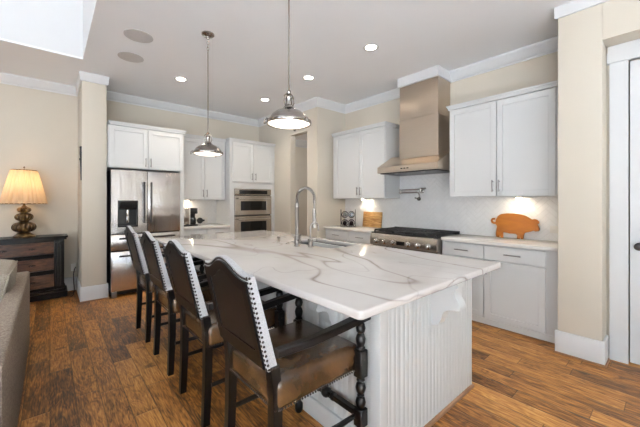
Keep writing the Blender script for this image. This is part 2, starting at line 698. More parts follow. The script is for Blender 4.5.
def wall_with_openings(name, axis, at, lo, hi, z1, wins, th=0.15):
    """wall with rectangular holes, built of the strips around them"""
    b = B()
    def put(u0, u1, za, zb):
        if u1 - u0 < 1e-3 or zb - za < 1e-3:
            return
        if axis == 'x':
            b.box(at - th, at, u0, u1, za, zb)
        else:
            b.box(u0, u1, at - th, at, za, zb)
    rows = sorted({(a, c) for _, _, a, c in wins})
    z = 0
    for a, c in rows:
        put(lo, hi, z, a)
        u = lo
        for cc, w, aa, bb in sorted(wins):
            if (aa, bb) != (a, c):
                continue
            put(u, cc - w / 2, a, c)
            u = cc + w / 2
        put(u, hi, a, c)
        z = c
    put(lo, hi, z, z1)
    return struct(name, b, 'wall')


def window(n, axis, at, c, w, a, b_):
    b = B()
    t = 0.07
    def put(u0, u1, z0, z1, d=0.05):
        if axis == 'x':
            b.box(at - 0.12, at - 0.12 + d, u0, u1, z0, z1)
        else:
            b.box(u0, u1, at - 0.12, at - 0.12 + d, z0, z1)
    put(c - w / 2, c - w / 2 + t, a, b_)
    put(c + w / 2 - t, c + w / 2, a, b_)
    put(c - w / 2 + t, c + w / 2 - t, a, a + t)
    put(c - w / 2 + t, c + w / 2 - t, b_ - t, b_)
    put(c - 0.025, c + 0.025, a + t, b_ - t)
    if b_ - a > 1.8:
        zm = a + (b_ - a) * 0.55
        put(c - w / 2 + t, c - 0.025, zm - 0.02, zm + 0.02)
        put(c + 0.025, c + w / 2 - t, zm - 0.02, zm + 0.02)
    struct('window_%d' % n, b, 'trim')


wall_with_openings('wall_left', 'x', XL, YF, YLV, HIGH, WIN_LEFT + WIN_HIGH)
b = B()
for x0, x1, za, zb in ((XL, -4.55, 0, HIGH), (-4.55, -2.65, 0, 0.35), (-4.55, -2.65, 2.75, HIGH), (-2.65, -2.05, 0, HIGH), (-2.05, 0.05, 0, 0.35), (-2.05, 0.05, 2.75, HIGH), (0.05, 3.62, 0, HIGH)):
    b.box(x0, x1, YF - 0.15, YF, za, zb)
struct('wall_front', b, 'wall')
n = 1
for c, w, a, c2 in WIN_FRONT:
    window(n, 'y', YF, c, w, a, c2)
    n += 1
for c, w, a, c2 in WIN_LEFT + WIN_HIGH:
    window(n, 'x', XL, c, w, a, c2)
    n += 1

b = B().box(-4.9, 2.6, -3.8, -0.7, 0.0005, 0.012, 0.004)  # added out of view as a floor reflector for the ceiling
tag(obj('bounce_rug', b, 'bounce_rug'), 'pale wool floor covering added out of view to bounce sun onto the ceiling', 'bounce_rug')

# column beside the refrigerator
struct('column', B().box(0.318, 0.592, 5.18, YLV, 0, CEIL, 0.004), 'wall', 'beige square column left of the refrigerator')
CROWN = [(0, 0), (0.085, 0), (0.085, -0.02), (0.07, -0.04), (0.045, -0.075), (0.024, -0.105), (0.014, -0.11), (0.014, -0.128), (0, -0.128)]
_tn = [0]


def crown(p0, p1, out, ext0=0.0, ext1=0.0, prof=CROWN, top=CEIL, label=None):
    p0, p1, out = Vector((*p0, 0)), Vector((*p1, 0)), Vector((*out, 0))
    d = (p1 - p0).normalized()
    b = B()
    va, vb = [], []
    for o, z in prof:
        # mitre: the end moves along the run with the distance from the wall
        va.append(b.m.verts.new(p0 - d * (o * ext0) + out * o + Vector((0, 0, top + z))))
        vb.append(b.m.verts.new(p1 + d * (o * ext1) + out * o + Vector((0, 0, top + z))))
    k = len(prof)
    b.m.faces.new(va)
    b.m.faces.new(list(reversed(vb)))
    for i in range(k):
        b.m.faces.new((va[i], vb[i], vb[(i + 1) % k], va[(i + 1) % k]))
    _tn[0] += 1
    return struct('trim_%d' % _tn[0], b, 'trim', label)


crown((0.592, YB), (XP, YB), (0, -1), 0, -1, label='white crown moulding above the refrigerator wall')
crown((XL, YLV), (0.318, YLV), (0, -1), 0, 0, label='white crown moulding on the living room wall')
crown((XP, YB), (XP, YP), (-1, 0), -1, 1, label='white crown moulding above the doorway')
crown((XP, YP), (XR, YP), (0, -1), 1, -1, label='white crown moulding on the wall return')
crown((XR, YP), (XR, 0.69), (-1, 0), -1, 0, label='white crown moulding on the range wall')
crown((XP + 0.12, 7.0), (6.25, 7.0), (0, -1), prof=[(o, z * 1.5) for o, z in CROWN])
FLAT = [(0, 0), (0.030, 0), (0.022, -0.06), (0.018, -0.115), (0, -0.115)]
FLATW = [(0, 0), (0.022, 0), (0.02, -0.06), (0.018, -0.10), (0, -0.10)]
for p0, p1, out in (((0.318, 5.18), (0.592, 5.18), (0, -1)), ((0.318, YLV), (0.318, 5.18), (-1, 0)), ((0.592, 5.18), (0.592, YB), (1, 0))):
    crown(p0, p1, out, 1, 1, prof=FLAT, label='white cap moulding at the top of the column')
crown((3.40, 0.69), (3.40, YF), (-1, 0), 1, 0, prof=FLATW, label='white crown moulding at the top right')


def baseboard(name, p0, p1, out, h=0.20, t=0.018, label=None):
    x0, x1 = sorted((p0[0], p1[0]))
    y0, y1 = sorted((p0[1], p1[1]))
    if out[0]:
        x0, x1 = (p0[0], p0[0] + t * out[0]) if out[0] > 0 else (p0[0] - t, p0[0])
    else:
        y0, y1 = (p0[1] - t, p0[1]) if out[1] < 0 else (p0[1], p0[1] + t)
    struct(name, B().box(x0, x1, y0, y1, 0, h, 0.004), 'trim', label)


b = B().box(0.300, 0.610, 5.162, 5.18, 0, 0.2, 0.004).box(0.300, 0.318, 5.18, YLV, 0, 0.2, 0.004).box(0.592, 0.610, 5.18, 5.24, 0, 0.2, 0.004)
struct('baseboard_column', b, 'trim', 'white baseboard around the column')
baseboard('baseboard_living', (XL, YLV), (0.300, YLV), (0, -1), label='white baseboard behind the dresser')
b = B().box(3.382, 3.40, 0.377, 0.708, 0, 0.2, 0.004).box(3.40, 3.60, 0.377, 0.395, 0, 0.2, 0.004)
struct('baseboard_pier', b, 'trim', 'white baseboard around the wall end at the right')
baseboard('baseboard_hall', (XP + 0.12, 7.0), (6.25, 7.0), (0, -1))
struct('trim_shoe_pier', B().box(3.37, 3.382, 0.365, 0.72, 0, 0.018, 0.004).box(3.382, 3.56, 0.365, 0.377, 0, 0.018, 0.004), 'shoe')
struct('trim_shoe_column', B().box(0.288, 0.622, 5.150, 5.162, 0, 0.016, 0.004), 'shoe')

# white panel door at the far right, set back from the wall end
b = B()
b.box(3.590, 3.62, 0.258, 0.372, 0, 2.51)
b.box(3.578, 3.62, -0.80, 0.388, 2.51, 2.60)
b.box(3.584, 3.62, -0.80, 0.382, 2.60, 2.655)
b.box(3.590, 3.62, -0.80, -0.66, 0, 2.51)
struct('trim_door_casing', b, 'trim', 'white casing around the door at the right')
b = B()
b.box(3.632, 3.66, -0.65, 0.25, 0.01, 2.50)
for z0, z1 in ((0.24, 1.02), (1.20, 2.36)):
    pass
b.box(3.622, 3.634, 0.13, 0.25, 0.01, 2.50)
b.box(3.622, 3.634, -0.65, -0.53, 0.01, 2.50)
for z0, z1 in ((0.01, 0.24), (1.04, 1.20), (2.36, 2.50)):
    b.box(3.622, 3.634, -0.53, 0.13, z0, z1)
door = struct('door_1', b, 'trim', 'white panelled door at the far right')
b = B()
b.lathe([(0.0, 0), (0.028, 0), (0.03, 0.006), (0.012, 0.012), (0.011, 0.03), (0.026, 0.042), (0.031, 0.056), (0.024, 0.07), (0, 0.074)], (0, 0, 0), 20, 'x')
for v in b.m.verts:
    v.co = Vector((3.622 - v.co.x, 0.195 + v.co.y, 0.975 + v.co.z))
obj('door_knob', b, 'darkgrey', door, label='dark round door knob')


# herringbone tile behind the range counters
def herringbone(name, label, x, y0, y1, z0, z1, plane='x'):
    b = B()
    L, W, g = 0.152, 0.0507, 0.0035
    c45 = math.cos(PI / 4)
    um, vm = (y0 + y1) / 2, (z0 + z1) / 2
    span = max(y1 - y0, z1 - z0) / 2 + 0.4
    N = int(span * 1.5 / W) + 8
    hw = g / 2
    for i in range(-N, N):
        for j in range(-N // 3 - 2, N // 3 + 3):
            # herringbone lattice of 3:1 bricks: origin walks one brick width along the diagonal
            ox = i * W + j * (L * 2) * 0.5 * 1.0
            oy = i * W - j * (L * 2) * 0.5 * 1.0
            for hor in (0, 1):
                if hor:
                    rc = (ox, oy, ox + L, oy + W)
                else:
                    rc = (ox, oy + W, ox + W, oy + W + L)
                pts = []
                for px, py in ((rc[0] + hw, rc[1] + hw), (rc[2] - hw, rc[1] + hw), (rc[2] - hw, rc[3] - hw), (rc[0] + hw, rc[3] - hw)):
                    pts.append((um + (px - py) * c45, vm + (px + py) * c45))
                if all(p[0] < y0 for p in pts) or all(p[0] > y1 for p in pts) or all(p[1] < z0 for p in pts) or all(p[1] > z1 for p in pts):
                    continue
                tilt = random.uniform(-0.0006, 0.0006)
                if plane == 'x':
                    va = [b.m.verts.new((x - 0.0055 + (tilt if k % 2 else -tilt), p[0], p[1])) for k, p in enumerate(pts)]
                else:
                    va = [b.m.verts.new((p[0], x - 0.0055 + (tilt if k % 2 else -tilt), p[1])) for k, p in enumerate(pts)]
                b.m.faces.new(va)
    ax = Vector((0, 1, 0)) if plane == 'x' else Vector((1, 0, 0))
    for no, co in ((ax, y1), (-ax, y0)):
        bmesh.ops.bisect_plane(b.m, geom=b.m.verts[:] + b.m.edges[:] + b.m.faces[:], plane_co=ax * co, plane_no=no, clear_outer=True)
    for no, co in ((Vector((0, 0, 1)), z1), (Vector((0, 0, -1)), z0)):
        bmesh.ops.bisect_plane(b.m, geom=b.m.verts[:] + b.m.edges[:] + b.m.faces[:], plane_co=Vector((0, 0, co)), plane_no=no, clear_outer=True)
    r = bmesh.ops.extrude_face_region(b.m, geom=b.m.faces[:])
    off = Vector((0.0045, 0, 0)) if plane == 'x' else Vector((0, 0.0045, 0))
    bmesh.ops.translate(b.m, verts=[e for e in r['geom'] if isinstance(e, bmesh.types.BMVert)], vec=off)
    base = B()
    if plane == 'x':
        base.box(x - 0.0025, x, y0, y1, z0, z1)
    else:
        base.box(y0, y1, x - 0.0025, x, z0, z1)
    g_ = struct(name, base, 'grout', label)
    obj('tile', b, 'tile', g_, smooth=20)
    return g_


herringbone('wall_tile_range', 'white herringbone tile behind the range and counters', XR, 0.69, YP, 0.915, 1.96)
herringbone('wall_tile_back', 'white tile between counter and cabinet beside the refrigerator', YB, 1.60, 2.46, 0.915, 1.40, 'y')


# ------------------------------------------------------------------ cabinets
def bar_pull(b, x, y, z, length, vertical=True, r=0.0055, proj=0.03):
    h = length / 2
    if vertical:
        b.box(x - 0.006, x + 0.006, y - proj - 0.008, y - proj, z - h, z + h, 0.003)
        for s in (-1, 1):
            b.box(x - 0.004, x + 0.004, y - proj, y, z + s * h * 0.72 - 0.004, z + s * h * 0.72 + 0.004)
    else:
        b.box(x - h, x + h, y - proj - 0.008, y - proj, z - 0.006, z + 0.006, 0.003)
        for s in (-1, 1):
            b.box(x + s * h * 0.72 - 0.004, x + s * h * 0.72 + 0.004, y - proj, y, z - 0.004, z + 0.004)


def shaker(parent, name, x0, x1, z0, z1, pull=None, fr=0.058, m='cabinet'):
    """shaker front at y in -0.02..0 (faces -y); pull = (x, z, length, vertical)"""
    b = B()
    if z1 - z0 < 0.2:
        b.box(x0, x1, -0.02, -0.001, z0, z1, 0.002, 1)
    else:
        b.box(x0, x0 + fr, -0.02, -0.001, z0, z1, 0.0015, 1)
        b.box(x1 - fr, x1, -0.02, -0.001, z0, z1, 0.0015, 1)
        b.box(x0 + fr, x1 - fr, -0.02, -0.001, z0, z0 + fr, 0.0015, 1)
        b.box(x0 + fr, x1 - fr, -0.02, -0.001, z1 - fr, z1, 0.0015, 1)
        b.box(x0 + fr, x1 - fr, -0.009, -0.001, z0 + fr, z1 - fr)
    d = obj(name, b, m, parent)
    if pull:
        h = B()
        bar_pull(h, pull[0], -0.02, pull[1], pull[2], pull[3])
        obj('handle', h, 'pull', d)
    return d


def crown_small(b, x0, x1, y0, y1, z, h=0.05, p=0.028):
    """small stepped moulding around the cabinet top, flush at the back"""
    b.box(x0 - p * 0.35, x1 + p * 0.35, y0 - p * 0.35, y1, z, z + h * 0.45)
    b.box(x0 - p * 0.7, x1 + p * 0.7, y0 - p * 0.7, y1, z + h * 0.45, z + h * 0.75)
    b.box(x0 - p, x1 + p, y0 - p, y1, z + h * 0.75, z + h)


ROT = -PI / 2   # turns a front that faces -y to face -x; local x then runs towards the camera


def upper(name, label, loc, rot, w, d, z0, z1, splits, ends=True):
    t = thing(name, label, 'cabinet', loc, rot)
    obj('body', B().box(0, w, 0, d, z0, z1), 'cabinet', t)
    g = 0.003
    for i in range(len(splits) - 1):
        x0, x1 = splits[i] + g, splits[i + 1] - g
        hx = x1 - 0.03 if i % 2 == 0 else x0 + 0.03
        shaker(t, 'door', x0, x1, z0 + 0.004, z1 - 0.012, (hx, z0 + 0.115, 0.13, True))
    b = B()
    crown_small(b, 0, w, -0.02, d, z1, 0.05)
    for v in b.m.verts:
        if ends in (False, 'left'):
            v.co.x = max(v.co.x, 0)
        if ends in (False, 'right'):
            v.co.x = min(v.co.x, w)
    obj('crown', b, 'cabinet', t)
    return t


G = 0.0045
# above the refrigerator: deep cabinet with its right side panel down to the floor
t = thing('refrigerator_cabinet', 'white two-door cabinet above the refrigerator, its panel reaching the floor', 'cabinet', (0.600, 5.12, 0), 0)
W1 = 0.998
obj('body', B().box(0, W1, 0, YB - 5.12 - 0.003, 1.81, 2.40), 'cabinet', t)
obj('side_panel', B().box(W1 - 0.055, W1, 0.0, YB - 5.12 - 0.003, 0, 1.81), 'cabinet', t)
shaker(t, 'door', 0.012, W1 / 2 - 0.012 - G, 1.82, 2.385, (W1 / 2 - 0.045, 1.905, 0.13, True))
shaker(t, 'door', W1 / 2 - 0.012 + G, W1 - 0.018, 1.82, 2.385, (W1 / 2 + 0.022, 1.905, 0.13, True))
b = B()
crown_small(b, 0.028, W1, -0.02, YB - 5.12 - 0.003, 2.40, 0.05)
for v in b.m.verts:
    if v.co.y > 0.3:
        v.co.y = 0.315
b.box(0.028, W1, 0.315, YB - 5.12 - 0.003, 2.40, 2.45)
obj('crown', b, 'cabinet', t)

upper('upper_cabinet', 'white two-door wall cabinet between refrigerator and ovens', (1.602, 5.47, 0), 0, 0.836, YB - 5.47 - 0.007, 1.365, 2.43, [0.06, 0.452, 0.832], False)

# oven tower
t = thing('oven_cabinet', 'tall white cabinet that holds the double ovens', 'cabinet', (2.442, 5.28, 0), 0)
TW, TD = XP - 2.442 - 0.002, YB - 5.28 - 0.003
b = B()
b.box(0, 0.085, 0, TD, 0, 2.43)
b.box(TW - 0.085, TW, 0, TD, 0, 2.43)
b.box(0.085, TW - 0.085, 0.0, TD, 1.575, 2.43)
b.box(0.085, TW - 0.085, 0.0, TD, 0, 0.42)
b.box(0.085, TW - 0.085, TD - 0.02, TD, 0.42, 1.575)
obj('body', b, 'cabinet', t)
shaker(t, 'door', 0.05, 0.462, 1.70, 2.415, (0.43, 1.80, 0.13, True))
shaker(t, 'door', 0.47, 0.885, 1.70, 2.415, (0.502, 1.80, 0.13, True))
shaker(t, 'drawer', 0.05, 0.885, 0.12, 0.40, (0.47, 0.33, 0.2, False))
b = B()
crown_small(b, 0, TW, -0.02, 0.13, 2.43, 0.05)
b.box(0, TW, 0.13, TD, 2.43, 2.48)
for v in b.m.verts:
    v.co.x = min(v.co.x, TW)
obj('crown', b, 'cabinet', t)

# double wall oven
t = thing('double_oven', 'stainless double wall oven with two black glass windows', 'oven', (2.530, 5.28, 0), 0)
OW = 0.770
obj('body', B().box(0.004, OW - 0.004, 0.004, 0.5, 0.43, 1.568), 'darkgrey', t)
b = B().box(0, OW, -0.018, 0.002, 1.455, 1.57, 0.004)
pn = obj('control_panel', b, 'steel', t, label='oven control strip with dark display')
obj('display', B().box(0.09, OW - 0.09, -0.021, -0.017, 1.475, 1.545), 'blackglass', pn)
for z0, z1 in ((1.085, 1.442), (0.44, 1.062)):
    b = B()
    gx = 0.115
    gz0, gz1 = z0 + 0.085, z1 - 0.10
    b.box(0, gx, -0.03, 0.002, z0, z1, 0.003, 1)
    b.box(OW - gx, OW, -0.03, 0.002, z0, z1, 0.003, 1)
    b.box(gx, OW - gx, -0.03, 0.002, z0, gz0, 0.003, 1)
    b.box(gx, OW - gx, -0.03, 0.002, gz1, z1, 0.003, 1)
    d = obj('oven_door', b, 'steel', t)
    obj('window', B().box(gx - 0.005, OW - gx + 0.005, -0.026, -0.005, gz0 - 0.005, gz1 + 0.005), 'blackglass', d)
    h = B()
    h.tube([(0.04, -0.085, z1 - 0.05), (OW - 0.04, -0.085, z1 - 0.05)], 0.013, 12)
    for x in (0.07, OW - 0.07):
        h.tube([(x, -0.028, z1 - 0.05), (x, -0.08, z1 - 0.05)], 0.011, 8)
    obj('handle', h, 'chrome', d)

# base cabinet and worktop beside the refrigerator
t = thing('base_cabinet', 'white base cabinet between refrigerator and ovens', 'cabinet', (1.602, 5.28, 0), 0)
obj('body', B().box(0, 0.836, 0, YB - 5.28 - 0.003, 0.10, 0.874), 'cabinet', t)
obj('plinth', B().box(0.0, 0.836, 0.05, 0.07, 0, 0.10), 'cabinet', t)
for x0, x1, s in ((0.01, 0.414, 1), (0.422, 0.826, -1)):
    shaker(t, 'drawer', x0, x1, 0.71, 0.864, ((x0 + x1) / 2, 0.79, 0.15, False))
    shaker(t, 'door', x0, x1, 0.115, 0.70, (x1 - 0.03 if s > 0 else x0 + 0.03, 0.61, 0.13, True))
b = B().box(1.602, 2.438, 5.245, YB - 0.007, 0.876, 0.914, 0.004)
tag(obj('worktop', b, 'quartz'), 'short white worktop beside the refrigerator', 'countertop')

# range wall: local x = 0 at the far end
t1 = upper('upper_cabinet', 'white two-door wall cabinet left of the range hood', (3.70, 3.898, 0), ROT, 1.112, XR - 3.70 - 0.007, 1.385, 2.45, [0.05, 0.620, 1.108], 'left')
t2 = upper('upper_cabinet', 'white two-door wall cabinet right of the range hood', (3.70, 1.822, 0), ROT, 1.128, XR - 3.70 - 0.007, 1.395, 2.45, [0.004, 0.532, 1.062], 'right')


def base_unit(label, y_hi, w, cols, end_hi=None):
    d = XR - 3.57 - 0.003
    t = thing('base_cabinet', label, 'cabinet', (3.57, y_hi, 0), ROT)
    obj('body', B().box(0, w, 0, d, 0.075, 0.874), 'cabinet', t)
    obj('plinth', B().box(0, w, -0.008, 0.012, 0.012, 0.075), 'cabinet', t)
    obj('toe_shoe', B().box(0, w, -0.004, 0.010, 0.0, 0.012), 'shoe', t)
    for x0, x1, hs in cols:
        shaker(t, 'drawer', x0, x1, 0.715, 0.862, ((x0 + x1) / 2, 0.79, 0.155, False))
        shaker(t, 'door', x0, x1, 0.082, 0.703, ((x1 - 0.03) if hs else (x0 + 0.03), 0.625, 0.13, True))
    return t


base_unit('white base cabinet with two drawers left of the gas range', 3.955, 1.085, [(0.05, 0.545, 1), (0.553, 1.075, 0)])
base_unit('narrow white base cabinet just right of the gas range', 1.852, 0.480, [(0.02, 0.474, 1)])
base_unit('wide white base cabinet under the wooden pig', 1.370, 0.656, [(0.006, 0.556, 0)])
tag(obj('worktop', B().box(3.530, XR - 0.007, 2.872, 3.957, 0.876, 0.914, 0.005), 'quartz'), 'white worktop left of the range under the wine rack', 'countertop')
tag(obj('worktop', B().box(3.530, XR - 0.007, 0.712, 1.850, 0.876, 0.914, 0.005), 'quartz'), 'white worktop right of the range under the wooden pig', 'countertop')

# ------------------------------------------------------------------ refrigerator
FX0, FX1, FY = 0.632, 1.538, 5.10
t = thing('refrigerator', 'stainless french door refrigerator with black water dispenser', 'refrigerator', (FX0, FY, 0), 0)
FW = FX1 - FX0
obj('body', B().box(0.004, FW - 0.004, 0.045, 0.70, 0.03, 1.782), 'black', t, label='black refrigerator casing')
mid = FW * 0.497
zs = 0.885
DX0, DX1, DZ0, DZ1 = 0.082, 0.322, 0.978, 1.352
b = B()
# left door with an opening for the dispenser
b.box(0, DX0, 0, 0.042, zs, 1.782, 0.004, 1)
b.box(DX1, mid - 0.003, 0, 0.042, zs, 1.782, 0.004, 1)
b.box(DX0 - 0.003, DX1 + 0.003, 0.0005, 0.042, zs, DZ0)
b.box(DX0 - 0.003, DX1 + 0.003, 0.0005, 0.042, DZ1, 1.782)
dl = obj('door', b, 'steel_fridge', t)
dr = obj('door', B().box(mid + 0.003, FW, 0, 0.042, zs, 1.782, 0.006, 2), 'steel_fridge', t)


def fridge_handle(parent, p0, p1):
    h = B()
    h.tube([p0, p1], 0.0125, 12)
    d = (Vector(p1) - Vector(p0)).normalized()
    for p in (Vector(p0) + d * 0.05, Vector(p1) - d * 0.05):
        h.tube([p, (p.x, 0.002, p.z)], 0.009, 8)
    obj('handle', h, 'darkgrey', parent)


fridge_handle(dl, (mid - 0.052, -0.052, 1.03), (mid - 0.052, -0.052, 1.62))
fridge_handle(dr, (mid + 0.040, -0.052, 1.03), (mid + 0.040, -0.052, 1.62))
for z0, z1, hz in ((0.650, 0.872, 0.82), (0.085, 0.636, 0.575)):
    d = obj('drawer', B().box(0, FW, 0, 0.042, z0, z1, 0.006, 2), 'steel_fridge', t)
    fridge_handle(d, (0.09, -0.05, hz), (FW - 0.09, -0.05, hz))
ds = obj('dispenser', B().box(DX0, DX1, 0.05, 0.06, DZ0, DZ1).box(DX0, DX0 + 0.012, -0.003, 0.05, DZ0, DZ1).box(DX1 - 0.012, DX1, -0.003, 0.05, DZ0, DZ1)
         .box(DX0 + 0.012, DX1 - 0.012, -0.003, 0.05, DZ1 - 0.012, DZ1).box(DX0 + 0.012, DX1 - 0.012, -0.012, 0.05, DZ0, DZ0 + 0.02), 'black', t, label='black ice and water dispenser')
obj('display', B().prism([(-0.008, DZ1 - 0.012), (-0.004, DZ1 - 0.11), (0.03, DZ1 - 0.13), (0.05, DZ1 - 0.012)], 'x', DX0 + 0.012, DX1 - 0.012), 'blackglass', ds)
obj('nozzle', B().lathe([(0.018, DZ0 + 0.24), (0.02, DZ0 + 0.20), (0.014, DZ0 + 0.15)], (DX0 + 0.12, 0.03, 0), 12).box(DX0 + 0.105, DX0 + 0.135, 0.022, 0.03, DZ0 + 0.06, DZ0 + 0.16, 0.003), 'chrome', ds)
for x in (0.01, FW - 0.07):
    obj('foot', B().box(x, x + 0.06, 0.004, 0.10, 0, 0.08, 0.004), 'nickel', t)

# ------------------------------------------------------------------ coffee machine and plug on the short worktop
t = thing('coffee_machine', 'black and steel coffee machine on the worktop beside the refrigerator', 'coffee machine', (1.70, 5.45, 0.914), 0)
obj('base', B().box(0, 0.23, -0.02, 0.26, 0, 0.03, 0.006), 'black', t)
obj('column', B().box(0.0, 0.09, 0.0, 0.26, 0.03, 0.31, 0.008), 'steel', t, label='steel side housing')
obj('head', B().box(0.105, 0.23, -0.01, 0.26, 0.21, 0.31, 0.01), 'black', t)
obj('back', B().box(0.09, 0.23, 0.12, 0.26, 0.03, 0.22, 0.004), 'black', t)
obj('carafe', B().lathe([(0.045, 0.032), (0.055, 0.06), (0.055, 0.12), (0.035, 0.16), (0.036, 0.175)], (0.165, 0.05, 0), 18), 'blackglass', t)
obj('trim_strip', B().box(0.090, 0.105, -0.012, 0.10, 0.03, 0.31, 0.003), 'outlet', t, label='pale trim strip')
o = thing('plug_adapter', 'round dark plug in the outlet beside the coffee machine', 'plug', (2.115, YB - 0.011, 0.98), 0)
obj('plug_body', B().lathe([(0.0, -0.05), (0.03, -0.05), (0.052, -0.035), (0.056, -0.012), (0.045, 0.0), (0, 0.0)], (0, 0, 0), 20, 'y'), 'black', o)
obj('prong_cover', B().box(0.04, 0.085, -0.03, -0.004, -0.016, 0.016, 0.004), 'black', o)
o = thing('outlet_plate', 'white outlet plate right of the round dark plug', 'outlet', (2.235, YB - 0.0105, 0.98), 0)
obj('plate', B().box(-0.06, 0.035, 0.0, 0.006, -0.057, 0.057, 0.002), 'outlet', o)
obj('socket', B().box(-0.012, 0.022, -0.003, 0.001, -0.035, 0.035, 0.002), 'outlet', o)

# ------------------------------------------------------------------ gas range
RY0, RY1, RXF = 1.858, 2.866, 3.47
t = thing('gas_range', 'stainless gas range with black grates and a row of knobs', 'range', (RXF, RY0, 0), 0)
RW = RY1 - RY0
obj('body', B().box(0.03, XR - RXF - 0.012, 0.004, RW - 0.004, 0.09, 0.895), 'steel', t)
pn = obj('control_panel', B().prism([(-0.025, 0.735), (0.03, 0.735), (0.03, 0.895), (0.005, 0.897), (-0.01, 0.885), (-0.025, 0.83)], 'y', 0, RW), 'steel', t)
ks = [0.11, 0.25, 0.39, RW - 0.39, RW - 0.25, RW - 0.11]
for y in ks:
    k = B().lathe([(0.034, 0.0), (0.034, 0.008), (0.024, 0.012), (0.022, 0.04), (0.018, 0.044), (0, 0.044)], (0, 0, 0), 20, 'x')
    k.box(0.03, 0.05, -0.004, 0.004, -0.022, 0.022, 0.002)
    for v in k.m.verts:
        v.co = Vector((-0.024 - v.co.x, y + v.co.y, 0.79 + v.co.z))
    obj('knob', k, 'chrome', pn)
obj('display', B().box(-0.028, -0.02, RW / 2 - 0.06, RW / 2 + 0.06, 0.765, 0.815), 'blackglass', pn)
obj('cooktop', B().box(0.0, XR - RXF - 0.012, 0.0, RW, 0.895, 0.908, 0.003).box(XR - RXF - 0.04, XR - RXF - 0.012, 0.0, RW, 0.908, 0.95, 0.004), 'iron', t, label='black cooktop surface')
for i in range(3):
    y0 = 0.02 + i * (RW - 0.04) / 3
    y1 = y0 + (RW - 0.04) / 3 - 0.006
    x0, x1 = 0.035, XR - RXF - 0.06
    b = B()
    for y in (y0, (y0 + y1) / 2 - 0.006, y1 - 0.014):
        b.box(x0, x1, y, y + 0.014, 0.926, 0.946, 0.003, 1)
    for j in range(6):
        x = x0 + (x1 - x0 - 0.014) * j / 5
        b.box(x, x + 0.014, y0, y1, 0.926, 0.944, 0.003, 1)
    for x in (x0, x1 - 0.014):
        for y in (y0, y1 - 0.014):
            b.box(x, x + 0.014, y, y + 0.014, 0.907, 0.93)
    obj('grate', b, 'iron', t)
    for x in (0.16, 0.40):
        obj('burner', B().lathe([(0.055, 0.907), (0.055, 0.916), (0.04, 0.922), (0.036, 0.924), (0, 0.924)], (x, (y0 + y1) / 2, 0), 18), 'black', t)
d = obj('oven_door', B().box(-0.012, 0.03, 0.005, RW - 0.005, 0.20, 0.722, 0.005), 'steel', t)
obj('window', B().box(-0.016, -0.010, 0.2, RW - 0.2, 0.32, 0.56), 'blackglass', d)
h = B().tube([(-0.075, 0.05, 0.66), (-0.075, RW - 0.05, 0.66)], 0.014, 12)
for y in (0.09, RW - 0.09):
    h.tube([(-0.075, y, 0.66), (-0.01, y, 0.66)], 0.011, 8)
obj('handle', h, 'chrome', d)
for y in (0.04, RW - 0.08):
    for x in (0.06, 0.48):
        obj('leg', B().lathe([(0.022, 0), (0.022, 0.02), (0.016, 0.09)], (x, y + 0.02, 0), 12), 'chrome', t)

# ------------------------------------------------------------------ range hood
HY0, HY1, HX = 1.870, 2.780, 3.50
t = thing('range_hood', 'stainless steel range hood with tall square chimney', 'range hood', (HX, HY0, 0), 0)
prof = [(HX, 1.735), (HX, 1.815), (HX + 0.335, 1.99), (XR - 0.008, 1.99), (XR - 0.008, 1.735)]
b = B()
b.prism([(x, z) for x, z in prof], 'y', HY0, HY1)
# hollow underside
can = obj('canopy', b, 'steel_hood', t, world=True, smooth=25)
obj('filter', B().box(HX + 0.03, XR - 0.03, HY0 + 0.03, HY1 - 0.03, 1.722, 1.736), 'darkgrey', can, world=True)
b = B()
for y in (HY0 + 0.25, HY1 - 0.25):
    b.lathe([(0.03, 1.716), (0.03, 1.723)], (HX + 0.1, y, 0), 16)
obj('lens', b, 'nickel', can, world=True)
b = B()
for k in range(3):
    b.box(HX - 0.004, HX + 0.003, (HY0 + HY1) / 2 - 0.05 + 0.045 * k, (HY0 + HY1) / 2 - 0.02 + 0.045 * k, 1.768, 1.782)
obj('button', b, 'black', can, world=True)
CY0, CY1, CX = 1.985, 2.565, 3.718
b = B().box(CX, XR - 0.008, CY0, CY1, 1.93, 2.47, 0.003, 1).box(CX + 0.004, XR - 0.008, CY0 + 0.004, CY1 - 0.004, 2.47, 2.955, 0.003, 1)
obj('chimney', b, 'steel_hood', t, world=True)
b = B().box(CX - 0.030, XR, CY0 - 0.018, CY1 + 0.012, 2.935, CEIL, 0.003, 1)
tr = struct('trim_hood_crown', b, 'trim', 'white boxed crown where the hood chimney meets the ceiling')

# pot filler
t = thing('pot_filler', 'brushed nickel folding pot filler on the tile above the range', 'faucet', (XR - 0.006, 2.40, 1.49), 0)
obj('flange', B().lathe([(0.032, 0), (0.032, -0.012), (0.016, -0.02), (0.016, -0.06)], (0, 0, 0), 18, 'x'), 'nickel', t)
b = B().tube([(-0.055, 0, -0.035), (-0.055, 0, 0.04)], 0.015, 12).tube([(-0.055, 0.0, 0.022), (-0.055, 0.345, 0.022)], 0.010, 12).tube([(-0.055, 0.345, 0.035), (-0.055, 0.345, -0.045)], 0.014, 12)
b.tube([(-0.055, -0.075, 0.03), (-0.055, 0.0, 0.03)], 0.013, 12)
obj('arm', b, 'nickel', t)
b = B().tube([(-0.08, 0.345, -0.022), (-0.08, 0.05, -0.022)], 0.010, 12).tube([(-0.055, 0.345, -0.03), (-0.08, 0.345, -0.022)], 0.010, 10)
b.tube([(-0.08, 0.05, -0.022), (-0.08, 0.02, -0.03), (-0.08, 0.006, -0.055), (-0.08, 0.004, -0.10)], 0.011, 12)
obj('spout', b, 'nickel', t)
